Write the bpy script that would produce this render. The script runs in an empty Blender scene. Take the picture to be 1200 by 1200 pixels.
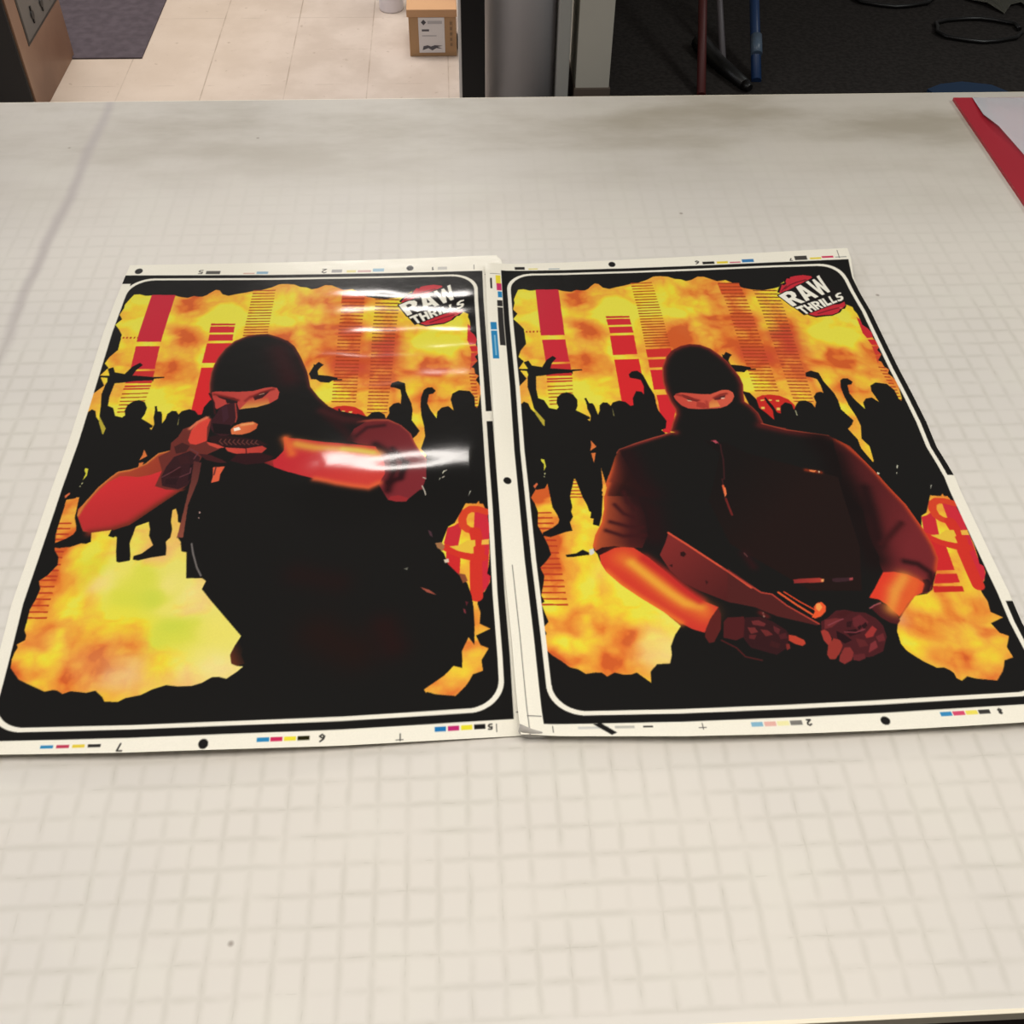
import bpy, bmesh, math
import numpy as np
from mathutils import Vector

IN = 0.0254                      # everything below is measured in inches
TABLE_Z = 40.0                   # work surface above the floor

# ------------------------------------------------------------------ camera
sc = bpy.context.scene
cam_d = bpy.data.cameras.new('camera')
cam = bpy.data.objects.new('camera', cam_d)
sc.collection.objects.link(cam)
sc.camera = cam
cam.location = (-1.8653 * IN, -10.7714 * IN, (33.0271 + TABLE_Z) * IN)
cam.rotation_euler = (0.7563, -0.0134, -0.0509)
cam_d.sensor_fit = 'HORIZONTAL'
cam_d.sensor_width = 36.0
cam_d.lens = 36.0 * 1263.2 / 1200.0
cam_d.clip_start = 0.02
cam_d.clip_end = 60

# ------------------------------------------------------------------ world and lamps
w = bpy.data.worlds.new('world')
sc.world = w
w.use_nodes = True
w.node_tree.nodes['Background'].inputs[0].default_value = (1.0, 0.95, 0.9, 1)
w.node_tree.nodes['Background'].inputs[1].default_value = 0.12

def area(name, loc, size, power, color, aim=None):
    d = bpy.data.lights.new(name, 'AREA')
    d.shape = 'RECTANGLE'
    d.size, d.size_y = size[0] * IN, size[1] * IN
    d.energy = power
    d.color = color
    o = bpy.data.objects.new(name, d)
    o.location = [c * IN for c in loc]
    if aim:
        v = Vector([a - b for a, b in zip(aim, loc)])
        o.rotation_euler = v.to_track_quat('-Z', 'Y').to_euler()
    sc.collection.objects.link(o)
    return o

area('ceiling_light_front', (2, 2, 108), (84, 34), 32, (1.0, 0.94, 0.87))
area('ceiling_light_back', (-14, 167, 108), (44, 34), 52, (1.0, 0.94, 0.88))
area('daylight_fill_left', (-115, 50, 108), (24, 80), 36, (0.92, 0.93, 1.0))  # added cool lamp standing in for daylight from the left
area('fill_light_right', (118, 70, 108), (24, 80), 40, (0.97, 1.0, 0.96))  # unseen fill added to brighten the far right of the table
area('fill_light_rear_left', (-70, 190, 108), (40, 60), 40, (1.0, 0.93, 0.88))  # extra fill added over the pale tiles at the back left

sc.view_settings.view_transform = 'Standard'
sc.view_settings.look = 'None'
sc.view_settings.gamma = 1
sc.view_settings.use_curve_mapping = False
sc.view_settings.exposure = 0.0

# ------------------------------------------------------------------ helpers
def lin(h):
    v = [int(h[i:i + 2], 16) / 255 for i in (0, 2, 4)]
    return tuple(c / 12.92 if c <= 0.04045 else ((c + 0.055) / 1.055) ** 2.4 for c in v)

def mat(name, col, rough=0.6, metal=0.0, spec=0.5, noise=0.0, nscale=8.0, bump=0.0, col2=None):
    m = bpy.data.materials.new(name)
    m.use_nodes = True
    nt = m.node_tree
    b = nt.nodes['Principled BSDF']
    c = lin(col)
    b.inputs['Roughness'].default_value = rough
    b.inputs['Metallic'].default_value = metal
    b.inputs['Specular IOR Level'].default_value = spec
    tc = nt.nodes.new('ShaderNodeTexCoord')
    no = nt.nodes.new('ShaderNodeTexNoise')
    no.inputs['Scale'].default_value = nscale
    no.inputs['Detail'].default_value = 6
    nt.links.new(tc.outputs['Object'], no.inputs['Vector'])
    mx = nt.nodes.new('ShaderNodeMix')
    mx.data_type = 'RGBA'
    k = 1 - noise
    d = lin(col2) if col2 else tuple(x * k for x in c)
    mx.inputs['A'].default_value = (*d, 1)
    mx.inputs['B'].default_value = (*c, 1)
    rp = nt.nodes.new('ShaderNodeMapRange')
    rp.inputs[1].default_value = 0.35
    rp.inputs[2].default_value = 0.65
    nt.links.new(no.outputs['Fac'], rp.inputs[0])
    nt.links.new(rp.outputs[0], mx.inputs['Factor'])
    nt.links.new(mx.outputs['Result'], b.inputs['Base Color'])
    if bump:
        bp = nt.nodes.new('ShaderNodeBump')
        bp.inputs['Strength'].default_value = bump
        bp.inputs['Distance'].default_value = 0.002
        nt.links.new(no.outputs['Fac'], bp.inputs['Height'])
        nt.links.new(bp.outputs[0], b.inputs['Normal'])
    return m

def link(name, me, m, parent=None, loc=(0, 0, 0)):
    o = bpy.data.objects.new(name, me)
    if m is not None and not me.materials:
        me.materials.append(m)
    sc.collection.objects.link(o)
    o.location = [c * IN for c in loc]
    if parent is not None:
        o.parent = parent
    return o

def empty(name, loc):
    o = bpy.data.objects.new(name, None)
    o.empty_display_size = 0.05
    sc.collection.objects.link(o)
    o.location = [c * IN for c in loc]
    return o

def tag(o, label=None, cat=None, group=None, kind=None):
    if label: o['label'] = label
    if cat: o['category'] = cat
    if group: o['group'] = group
    if kind: o['kind'] = kind
    return o

def bm_box(bm, x0, y0, z0, x1, y1, z1, bevel=0.0, rot=None):
    r = bmesh.ops.create_cube(bm, size=1)
    vs = r['verts']
    for v in vs:
        v.co = Vector(((x0 + x1) / 2 + v.co.x * (x1 - x0), (y0 + y1) / 2 + v.co.y * (y1 - y0), (z0 + z1) / 2 + v.co.z * (z1 - z0))) * IN
    if bevel:
        es = list({e for v in vs for e in v.link_edges})
        bmesh.ops.bevel(bm, geom=es, offset=bevel * IN, segments=2, affect='EDGES', profile=0.5)

def bm_tube(bm, pts, rad, n=12):
    pts = [Vector(p) * IN for p in pts]
    rings = []
    rads = rad if isinstance(rad, (list, tuple)) else [rad] * len(pts)
    up = Vector((0.3, 0.2, 1)).normalized()
    for i, p in enumerate(pts):
        a = pts[max(i - 1, 0)]; b = pts[min(i + 1, len(pts) - 1)]
        t = (b - a).normalized()
        s = t.cross(up)
        if s.length < 1e-3: s = t.cross(Vector((1, 0, 0)))
        s.normalize(); q = s.cross(t)
        rings.append([bm.verts.new(p + (s * math.cos(2 * math.pi * k / n) + q * math.sin(2 * math.pi * k / n)) * rads[i] * IN) for k in range(n)])
    for r0, r1 in zip(rings, rings[1:]):
        for k in range(n):
            f = bm.faces.new((r0[k], r0[(k + 1) % n], r1[(k + 1) % n], r1[k])); f.smooth = True
    bm.faces.new(rings[0][::-1]); bm.faces.new(rings[-1])

def bm_prism(bm, pts, z0, z1):
    a = [bm.verts.new((x * IN, y * IN, z0 * IN)) for x, y in pts]
    b = [bm.verts.new((x * IN, y * IN, z1 * IN)) for x, y in pts]
    n = len(pts)
    bm.faces.new(b); bm.faces.new(a[::-1])
    for k in range(n):
        bm.faces.new((a[k], a[(k + 1) % n], b[(k + 1) % n], b[k]))

def done(name, bm, m, parent=None, loc=(0, 0, 0)):
    bmesh.ops.recalc_face_normals(bm, faces=bm.faces)
    me = bpy.data.meshes.new(name)
    bm.to_mesh(me); bm.free()
    return link(name, me, m, parent, loc)

def N(nt, kind, **k):
    n = nt.nodes.new(kind)
    for a, b in k.items():
        setattr(n, a, b)
    return n

def math_node(nt, op, a, b=None, c=None, clamp=False):
    n = N(nt, 'ShaderNodeMath', operation=op, use_clamp=clamp)
    for i, v in enumerate((a, b, c)):
        if v is None: continue
        if isinstance(v, (int, float)): n.inputs[i].default_value = v
        else: nt.links.new(v, n.inputs[i])
    return n.outputs[0]

def mix_col(nt, fac, a, b):
    n = N(nt, 'ShaderNodeMix', data_type='RGBA')
    for key, v in (('Factor', fac), ('A', a), ('B', b)):
        if isinstance(v, tuple): n.inputs[key].default_value = (*v, 1)
        elif isinstance(v, (int, float)): n.inputs[key].default_value = v
        else: nt.links.new(v, n.inputs[key])
    return n.outputs['Result']

def maprange(nt, v, a, b, c=0.0, d=1.0, smooth=True):
    n = N(nt, 'ShaderNodeMapRange', interpolation_type='SMOOTHSTEP' if smooth else 'LINEAR')
    nt.links.new(v, n.inputs[0])
    for i, q in enumerate((a, b, c, d)):
        n.inputs[i + 1].default_value = q
    return n.outputs[0]

def noise(nt, vec, scale, detail=3, rough=0.5):
    n = N(nt, 'ShaderNodeTexNoise')
    nt.links.new(vec, n.inputs['Vector'])
    n.inputs['Scale'].default_value = scale
    n.inputs['Detail'].default_value = detail
    n.inputs['Roughness'].default_value = rough
    return n

def inch_coords(nt, sx=1.0, sy=1.0):
    tc = N(nt, 'ShaderNodeTexCoord')
    mp = N(nt, 'ShaderNodeMapping')
    mp.inputs['Scale'].default_value = (sx / IN, sy / IN, 1 / IN)
    nt.links.new(tc.outputs['Object'], mp.inputs['Vector'])
    return mp.outputs[0]

# gridded translucent work surface
def surface_material():
    m = bpy.data.materials.new('gridded_work_surface'); m.use_nodes = True
    nt = m.node_tree; b = nt.nodes['Principled BSDF']
    co = inch_coords(nt)
    wob = noise(nt, co, 0.9, 3)
    sub = N(nt, 'ShaderNodeVectorMath', operation='SUBTRACT')
    nt.links.new(wob.outputs['Color'], sub.inputs[0]); sub.inputs[1].default_value = (0.5, 0.5, 0.5)
    scl = N(nt, 'ShaderNodeVectorMath', operation='SCALE'); nt.links.new(sub.outputs[0], scl.inputs[0]); scl.inputs[3].default_value = 0.16
    add = N(nt, 'ShaderNodeVectorMath', operation='ADD'); nt.links.new(co, add.inputs[0]); nt.links.new(scl.outputs[0], add.inputs[1])
    sx = N(nt, 'ShaderNodeSeparateXYZ'); nt.links.new(add.outputs[0], sx.inputs[0])
    raw = N(nt, 'ShaderNodeSeparateXYZ'); nt.links.new(co, raw.inputs[0])
    lines = []
    for ax in (0, 1):
        fr = math_node(nt, 'FRACT', math_node(nt, 'ADD', sx.outputs[ax], 0.5))
        d = math_node(nt, 'ABSOLUTE', math_node(nt, 'SUBTRACT', fr, 0.5))
        # soft wide halo plus a thin core, broken up by noise along the line
        halo = maprange(nt, d, 0.0, 0.22, 1, 0)
        core = maprange(nt, d, 0.0, 0.04, 1, 0)
        nz = noise(nt, co, 0.35 if ax else 0.42, 3, 0.6)
        k = maprange(nt, nz.outputs['Fac'], 0.3, 0.62, 0.3 if ax == 0 else 0.15, 1)
        nz2 = noise(nt, co, 1.3, 2, 0.6)
        k2 = maprange(nt, nz2.outputs['Fac'], 0.52, 0.7, 0.0, 1.4)
        lines.append(math_node(nt, 'ADD', math_node(nt, 'MULTIPLY', halo, k), math_node(nt, 'MULTIPLY', math_node(nt, 'MULTIPLY', core, k2), 0.55)))
    line = math_node(nt, 'MAXIMUM', lines[0], lines[1])
    # lines fade out towards the worn far edge and stop at the border strip
    fade = maprange(nt, raw.outputs[1], 28, 52, 1, 0.2)
    fade2 = maprange(nt, raw.outputs[1], -0.12, 0.0, 0, 1, False)
    line = math_node(nt, 'MULTIPLY', line, math_node(nt, 'MULTIPLY', fade, fade2))
    base = SURFACE
    big = noise(nt, co, 0.045, 4, 0.55)
    c = mix_col(nt, maprange(nt, big.outputs['Fac'], 0.35, 0.65), base[0], base[1])
    patch = noise(nt, co, 0.33, 2, 0.5)
    c = mix_col(nt, maprange(nt, patch.outputs['Fac'], 0.45, 0.75, 0, 0.35), c, base[2])
    # brownish grime towards the far edge, with even darkening painted in for light falloff
    st = inch_coords(nt, 0.5, 1.2)
    gr = noise(nt, st, 0.16, 5, 0.6)
    far = maprange(nt, raw.outputs[1], 38, 56, 0, 1)
    gk = math_node(nt, 'MULTIPLY', far, maprange(nt, gr.outputs['Fac'], 0.38, 0.72, 0.45, 0.95))
    c = mix_col(nt, gk, c, base[3])
    c = mix_col(nt, math_node(nt, 'MULTIPLY', line, 0.25), c, base[4])
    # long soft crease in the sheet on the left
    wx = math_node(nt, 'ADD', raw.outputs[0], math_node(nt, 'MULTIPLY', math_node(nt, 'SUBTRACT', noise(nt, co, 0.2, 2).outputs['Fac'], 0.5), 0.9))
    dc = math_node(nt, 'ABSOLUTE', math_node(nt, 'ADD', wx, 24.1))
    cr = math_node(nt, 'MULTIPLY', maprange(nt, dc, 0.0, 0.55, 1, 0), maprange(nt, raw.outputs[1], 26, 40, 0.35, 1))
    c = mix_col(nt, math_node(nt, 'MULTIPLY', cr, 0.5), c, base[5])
    # specks
    vo = N(nt, 'ShaderNodeTexVoronoi'); nt.links.new(co, vo.inputs['Vector']); vo.inputs['Scale'].default_value = 0.22
    sp = maprange(nt, vo.outputs['Distance'], 0.012, 0.03, 1, 0, False)
    c = mix_col(nt, math_node(nt, 'MULTIPLY', sp, 0.6), c, lin('6b5a4c'))
    nt.links.new(c, b.inputs['Base Color'])
    b.inputs['Roughness'].default_value = 0.42
    b.inputs['Specular IOR Level'].default_value = 0.35
    bp = N(nt, 'ShaderNodeBump'); bp.inputs['Strength'].default_value = 0.12; bp.inputs['Distance'].default_value = 0.002
    nt.links.new(noise(nt, co, 0.5, 3).outputs['Fac'], bp.inputs['Height']); nt.links.new(bp.outputs[0], b.inputs['Normal'])
    return m

SURFACE = [lin('dcd7ce'), lin('d6d2cb'), lin('dddbd0'), lin('a29a8a'), lin('a9a596'), lin('9c9294')]

def tile_material():
    m = bpy.data.materials.new('vinyl_floor_tiles'); m.use_nodes = True
    nt = m.node_tree; b = nt.nodes['Principled BSDF']
    co = inch_coords(nt)
    raw = N(nt, 'ShaderNodeSeparateXYZ'); nt.links.new(co, raw.inputs[0])
    def joint(ax, off, wdt):
        fr = math_node(nt, 'FRACT', math_node(nt, 'ADD', math_node(nt, 'DIVIDE', math_node(nt, 'ADD', raw.outputs[ax], off), 12.0), 0.5))
        d = math_node(nt, 'ABSOLUTE', math_node(nt, 'SUBTRACT', fr, 0.5))
        return maprange(nt, d, wdt * .4, wdt, 1, 0)
    jx = joint(0, 2.35, 0.010); jy = joint(1, 2 - 158 % 12 + 12 - 2, 0.008)
    nz = noise(nt, co, 0.25, 4)
    jx = math_node(nt, 'MULTIPLY', jx, maprange(nt, nz.outputs['Fac'], 0.35, 0.6, 0.35, 1))
    jy = math_node(nt, 'MULTIPLY', jy, maprange(nt, nz.outputs['Fac'], 0.5, 0.6, 0, 0.8))
    big = noise(nt, co, 0.12, 5, 0.6)
    c = mix_col(nt, maprange(nt, big.outputs['Fac'], 0.35, 0.68), lin('bcaea2'), lin('cabdb2'))
    c = mix_col(nt, maprange(nt, raw.outputs[0], -14, -45, 0, 0.45), c, lin('cdbba6'))
    fl = noise(nt, co, 0.8, 3)
    c = mix_col(nt, maprange(nt, fl.outputs['Fac'], 0.66, 0.75, 0, 0.45), c, lin('93806c'))
    c = mix_col(nt, math_node(nt, 'MULTIPLY', math_node(nt, 'MAXIMUM', jx, jy), 0.62), c, lin('8c7a68'))
    vo = N(nt, 'ShaderNodeTexVoronoi'); nt.links.new(co, vo.inputs['Vector']); vo.inputs['Scale'].default_value = 0.16
    c = mix_col(nt, maprange(nt, vo.outputs['Distance'], 0.02, 0.045, 0.6, 0, False), c, lin('6a5a4c'))
    nt.links.new(c, b.inputs['Base Color'])
    b.inputs['Roughness'].default_value = 0.5
    return m

# ------------------------------------------------------------------ structure
bm = bmesh.new(); bm_box(bm, -200, -80, -3, 8, 330, 0)
tag(done('floor', bm, tile_material()), kind='structure')
M_carpet = mat('dark_carpet', '3c3836', 0.95, spec=0.1, noise=0.35, nscale=60, bump=0.6)
bm = bmesh.new(); bm_box(bm, 8, -80, -3, 220, 330, 0.15)
tag(done('floor_right', bm, M_carpet), kind='structure')
M_wall = mat('grey_wall_paint', 'c0bcb0', 0.8, spec=0.2, noise=0.06, nscale=3)
bm = bmesh.new(); bm_box(bm, 15.4, 135.4, 0, 20.1, 328, 108, 0.1)
tag(done('wall_right', bm, M_wall), kind='structure')
bm = bmesh.new(); bm_box(bm, 15.2, 135.15, 0.15, 20.3, 328, 4.1, 0.12)
tag(done('baseboard_right', bm, mat('brown_baseboard', '5d5146', 0.6)), kind='structure')
bm = bmesh.new(); bm_box(bm, -0.45, 132, 0, 2.65, 136, 84, 0.08)
tag(done('trim_1', bm, mat('black_door_post', '0f0f11', 0.45, spec=0.3)), kind='structure')
bm = bmesh.new(); bm_box(bm, -0.85, 132.3, 0, -0.45, 136, 84, 0.05)
tag(done('trim_2', bm, mat('white_door_edge', 'd9d6d2', 0.5)), kind='structure')

# grey rounded column with its flat cover strip
col = tag(empty('column', (7.6, 138.2, 0)), 'tall grey rounded metal column standing beside the black door post', 'column')
M_col = mat('grey_metal_skin', 'cfced2', 0.3, metal=0.0, noise=0.08, nscale=2)
bm = bmesh.new()
prof = []
for k in range(33):
    a = math.pi + math.pi * k / 32
    prof.append((5.05 * math.cos(a), 4.6 * math.sin(a)))
prof += [(5.05, 6), (-5.05, 6)]
bm_prism(bm, prof, 0, 84)
sh = done('shell', bm, M_col, col)
for f in sh.data.polygons: f.use_smooth = abs(f.normal.z) < 0.5 and f.area < 0.2
bm = bmesh.new(); bm_box(bm, 4.95, -3.2, 0, 6.75, 6, 84, 0.25)
done('cover_strip', bm, mat('grey_strip', 'a9a8a2', 0.5), col)

# ------------------------------------------------------------------ table
table = tag(empty('work_table', (0, 28.8, 0)), 'large off-white gridded work table the two printed posters lie on', 'table')
def tbl(name, b, m):
    return done(name, b, m, table, (0, -28.8, 0))
bm = bmesh.new(); bm_box(bm, -64, -0.38, TABLE_Z - 0.5, 64, 57.95, TABLE_Z)
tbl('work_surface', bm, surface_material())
M_trim = mat('pale_edge_band', 'efe6cf', 0.35)
bm = bmesh.new(); bm_box(bm, -64.1, -0.52, TABLE_Z - 0.55, 64.1, -0.38, TABLE_Z + 0.02, 0.02)
bm_box(bm, -64.1, 57.95, TABLE_Z - 0.55, 64.1, 58.05, TABLE_Z - 0.02, 0.02)
tbl('edge_band', bm, M_trim)
M_under = mat('dark_table_frame', '2a1d1a', 0.6)
bm = bmesh.new(); bm_box(bm, -63.5, -0.3, TABLE_Z - 4.5, 63.5, 57.6, TABLE_Z - 0.5, 0.1)
tbl('table_frame', bm, M_under)
for x in (-60, 60):
    for y in (3, 54.5):
        bm = bmesh.new(); bm_box(bm, x - 1.5, y - 1.5, 0.15 if x > 0 else 0.0, x + 1.5, y + 1.5, TABLE_Z - 4.5, 0.1)
        tbl('leg', bm, M_under)

# ------------------------------------------------------------------ cabinet, mat, box, roll
cab = tag(empty('wooden_cabinet', (-75, 146, 0)), 'brown wooden cabinet with a black front and a grey socket plate on its side', 'cabinet')
def cb(name, b, m, parent=None):
    return done(name, b, m, parent or cab, (75, -146, 0) if parent is None else (0, 0, 0))
M_wood = mat('brown_veneer', '8a6a55', 0.45, noise=0.25, nscale=2.5, col2='6b4c3a')
bm = bmesh.new(); bm_box(bm, -90, 136.4, 0, -59.5, 156.6, 40, 0.06)
cb('body', bm, M_wood)
bm = bmesh.new(); bm_box(bm, -90, 135.9, 0.3, -59.75, 136.4, 39.5, 0.1)
cb('front_panel', bm, mat('black_laminate', '171516', 0.5))
M_plate = mat('grey_plate', '6c6a68', 0.4, metal=0.5)
bm = bmesh.new(); bm_box(bm, -59.55, 140.2, 9.0, -59.35, 155.5, 15.6, 0.08)
pl = cb('socket_plate', bm, M_plate)
bm = bmesh.new(); bm_box(bm, -59.62, 139.8, 8.6, -59.42, 155.9, 16.0, 0.05)
cb('plate_frame', bm, mat('dark_plate_edge', '2b2724', 0.5))
M_blk = mat('black_plastic', '0c0b0b', 0.4)
for (y, z) in ((144.0, 11.2), (148.6, 11.0), (152.5, 11.0)):
    bm = bmesh.new(); bm_tube(bm, [(-59.45, y, z), (-59.18, y, z)], 0.55, 16); bm_box(bm, -59.4, y - 0.2, z - 1.1, -59.2, y + 0.2, z + 1.1)
    done('socket', bm, M_blk, pl)

bm = bmesh.new(); bm_box(bm, -86, 155.2, 0.0, -49.0, 215, 0.25, 0.08)
fm = done('floor_mat', bm, mat('dark_mat_pile', '5a5258', 0.95, spec=0.1, noise=0.25, nscale=25, bump=0.5))
tag(fm, 'dark grey floor mat on the pale tiles behind the cabinet', 'mat')

box = tag(empty('cardboard_box', (-4.5, 159.4, 0)), 'brown cardboard box with a white shipping label on the tiles', 'box')
M_card = mat('cardboard', 'b3906c', 0.85, spec=0.15, noise=0.08, nscale=6)
M_card2 = mat('cardboard_lid', 'c69c76', 0.85, spec=0.15, noise=0.05, nscale=6)
def bx(name, b, m, parent=None):
    return done(name, b, m, parent or box, (4.5, -159.4, 0) if parent is None else (0, 0, 0))
bm = bmesh.new(); bm_box(bm, -8.15, 155.2, 0, -0.95, 163.5, 6.4, 0.06)
bx('body', bm, M_card)
bm = bmesh.new(); bm_box(bm, -8.4, 154.95, 6.0, -0.85, 163.8, 7.15, 0.1)
bx('lid', bm, M_card2)
bm = bmesh.new(); bm_box(bm, -6.7, 155.12, 0.6, -2.75, 155.2, 5.9)
lab = bx('shipping_label', bm, mat('white_label', 'dcd8d8', 0.6))
bm = bmesh.new()
def yquad(pts):
    vs = [bm.verts.new((x * IN, 155.1 * IN, z * IN)) for x, z in pts]
    bm.faces.new(vs)
yquad([(-6.3, 5.2), (-5.9, 5.6), (-5.5, 5.2), (-5.9, 4.75)])
done('logo_mark', bm, mat('label_logo_ink', '45434a', 0.6), lab)
bm = bmesh.new()
yquad([(-6.2, 1.0), (-6.05, 1.6), (-5.4, 1.75), (-4.9, 1.55), (-4.3, 1.75), (-3.1, 1.65), (-3.9, 1.5), (-3.15, 1.2), (-4.1, 1.3), (-4.7, 0.95), (-5.3, 1.3)])
done('arrow_mark', bm, mat('label_arrow_ink', '55535a', 0.6), lab)
bm = bmesh.new()
yquad([(-6.2, 3.85), (-5.1, 3.85), (-5.1, 4.15), (-6.2, 4.15)])
done('label_print', bm, mat('label_ink', '55535a', 0.6), lab)
bm = bmesh.new()
yquad([(-5.3, 4.95), (-3.1, 4.95), (-3.1, 5.4), (-5.3, 5.4)])
done('logo_text', bm, mat('pale_logo_ink', 'b4b1b4', 0.6), lab)
bm = bmesh.new(); yquad([(-6.2, 3.1), (-4.0, 3.1), (-4.0, 3.25), (-6.2, 3.25)])
done('label_print', bm, mat('pale_label_ink', 'b4b1b4', 0.6), lab)
bm = bmesh.new()
for z in (1.6, 2.4, 3.2, 4.0, 4.8):
    yquad([(-1.95, z), (-1.6, z), (-1.6, z + 0.45), (-1.95, z + 0.45)])
bx('side_print', bm, mat('brown_box_ink', '8a6f54', 0.8))

bm = bmesh.new(); bm_tube(bm, [(-11.5, 173.3, 0), (-11.5, 173.3, 0.4), (-11.5, 173.3, 30)], [1.9, 2.0, 2.0], 40)
rl = done('paper_roll', bm, mat('white_paper_roll', 'e6e3ea', 0.45))
tag(rl, 'white paper roll standing on the tiles behind the cardboard box', 'roll')
bm = bmesh.new(); bm_box(bm, -0.6, 157.5, 0, -0.2, 170, 9.5, 0.05)
rb = done('panel', bm, mat('dark_red_board', '4a2228', 0.6)); tag(rb, 'narrow dark red panel standing against the right side of the cardboard box', 'panel')

# ------------------------------------------------------------------ dark corner on the right
def pole(name, pts, r, m, label, cat='pole', group=None):
    b = bmesh.new(); bm_tube(b, pts, r, 12)
    return tag(done(name, b, m), label, cat, group)
pole('pole', [(34.6, 140.5, 0.4), (37.0, 162, 12), (39.6, 186, 25)], 0.65, mat('dull_red_paint', '5a2422', 0.5), 'thin dull red pole leaning in the dark corner right of the grey wall')
pole('pole', [(39.9, 151.8, 0.5), (40.8, 170, 10), (41.6, 190, 22)], 0.5, mat('dull_grey_paint', '6a6468', 0.45), 'thin grey pole leaning between the red pole and the blue pole')
bm = bmesh.new()
bm_tube(bm, [(37.0, 156.5, 1.3), (38.6, 150, 1.1), (41.4, 142.3, 1.0)], [1.4, 1.2, 0.9], 12)
bm_tube(bm, [(41.4, 142.3, 1.0), (41.9, 141.3, 1.0)], [0.9, 0.5], 12)
tag(done('black_tube', bm, M_blk), 'thick black tube lying on the dark carpet beside the poles', 'tube')
b = empty('blue_pole', (43.7, 144.9, 0)); tag(b, 'blue pole with a pale end clip leaning over the dark carpet', 'pole')
bm = bmesh.new(); bm_tube(bm, [(0, 0, 0.4), (1.2, 14, 8), (2.4, 30, 18)], 0.75, 12); done('shaft', bm, mat('blue_paint', '1c3a66', 0.4), b)
bm = bmesh.new(); bm_tube(bm, [(0.3, 3.4, 2.9), (0.55, 6.2, 4.5)], 0.85, 12); done('clip', bm, mat('pale_blue_clip', '5a6c80', 0.35), b)
for i, (dx, dy, l) in enumerate(((0, 0, 'left loop of black cable on the dark carpet at the top right'), (10, -14, 'right loop of black cable on the dark carpet beside the torn sheet'))):
    pts = [(73.5 + dx + 7 * math.cos(a * 0.42) + 0.6 * math.sin(a * 2), 176 + dy + 4.5 * math.sin(a * 0.42), 0.6 + 0.1 * math.sin(a)) for a in range(0, 15)]
    pole('cable', pts, 0.35, M_blk, l, 'cable', None)
# torn pale sheet, bent
bm = bmesh.new()
px = [84.5, 86.5, 88.5, 90.5, 92.5, 94.5, 96.5]
lo = [176.5, 173.8, 171.8, 168.6, 171.3, 172.2, 166.8]
top = [bm.verts.new((x * IN, 181 * IN, (2.2 + 0.5 * math.sin(x)) * IN)) for x in px]
mid = [bm.verts.new((x * IN, (y + 181) / 2 * IN, (1.8 + 0.4 * math.cos(x * 1.3)) * IN)) for x, y in zip(px, lo)]
bot = [bm.verts.new((x * IN, y * IN, (0.7 + 0.3 * math.sin(x * 2)) * IN)) for x, y in zip(px, lo)]
for r0, r1 in ((top, mid), (mid, bot)):
    for k in range(len(px) - 1):
        bm.faces.new((r0[k], r0[k + 1], r1[k + 1], r1[k]))
bmesh.ops.solidify(bm, geom=bm.faces[:], thickness=0.05 * IN)
ts = done('torn_sheet', bm, mat('pale_torn_sheet', '77756a', 0.7, noise=0.1)); tag(ts, 'torn pale sheet lying crumpled on the dark carpet, top right', 'sheet')
bm = bmesh.new(); bm_box(bm, 97, 168, 0.15, 106, 181, 2.4, 0.3)
tag(done('blue_case', bm, mat('dark_blue_plastic', '1f3350', 0.5)), 'flat dark blue case beside the torn pale sheet', 'case')
bm = bmesh.new(); bm_prism(bm, [(68, 140), (70.5, 141.6), (74, 142.3), (78, 141.2), (80.5, 138), (76, 134), (70, 135)], 0.15, 1.2)
tag(done('blue_bag', bm, mat('blue_fabric', '1d3857', 0.8)), 'flat blue bag on the dark carpet just beyond the far table edge', 'bag')

# ------------------------------------------------------------------ red board and white sheet
bm = bmesh.new(); bm_prism(bm, [(31.4, 56.85), (31.15, 42.5), (31.2, 30), (52, 30), (52, 56.6)], TABLE_Z + 0.01, TABLE_Z + 0.2)
rb = done('red_board', bm, mat('red_card', 'a41228', 0.5, noise=0.05)); tag(rb, 'flat red board at the far right edge of the table', 'board')
def sheet_mesh():
    edge = [(32.65, 56.75, .02), (32.45, 54.2, .12), (32.75, 52.4, .25), (33.1, 49.7, .1), (33.35, 47, .02), (33.5, 40, .02), (33.6, 33, .02)]
    bm = bmesh.new(); rows = []
    for (x, y, z) in edge:
        rows.append([bm.verts.new(((x + (50.5 - x) * t) * IN, (y - 0.3 * t) * IN, (TABLE_Z + 0.22 + z * (1 - t) ** 2) * IN)) for t in (0, .05, .12, .25, .5, 1)])
    for a, b in zip(rows, rows[1:]):
        for k in range(5):
            f = bm.faces.new((a[k], b[k], b[k + 1], a[k + 1])); f.smooth = True
    bmesh.ops.solidify(bm, geom=bm.faces[:], thickness=0.012 * IN)
    return bm
ws = done('white_sheet', sheet_mesh(), mat('white_sheet_paper', 'f6f6fb', 0.6)); tag(ws, 'white sheet of paper lying on the red board', 'paper')

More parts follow.
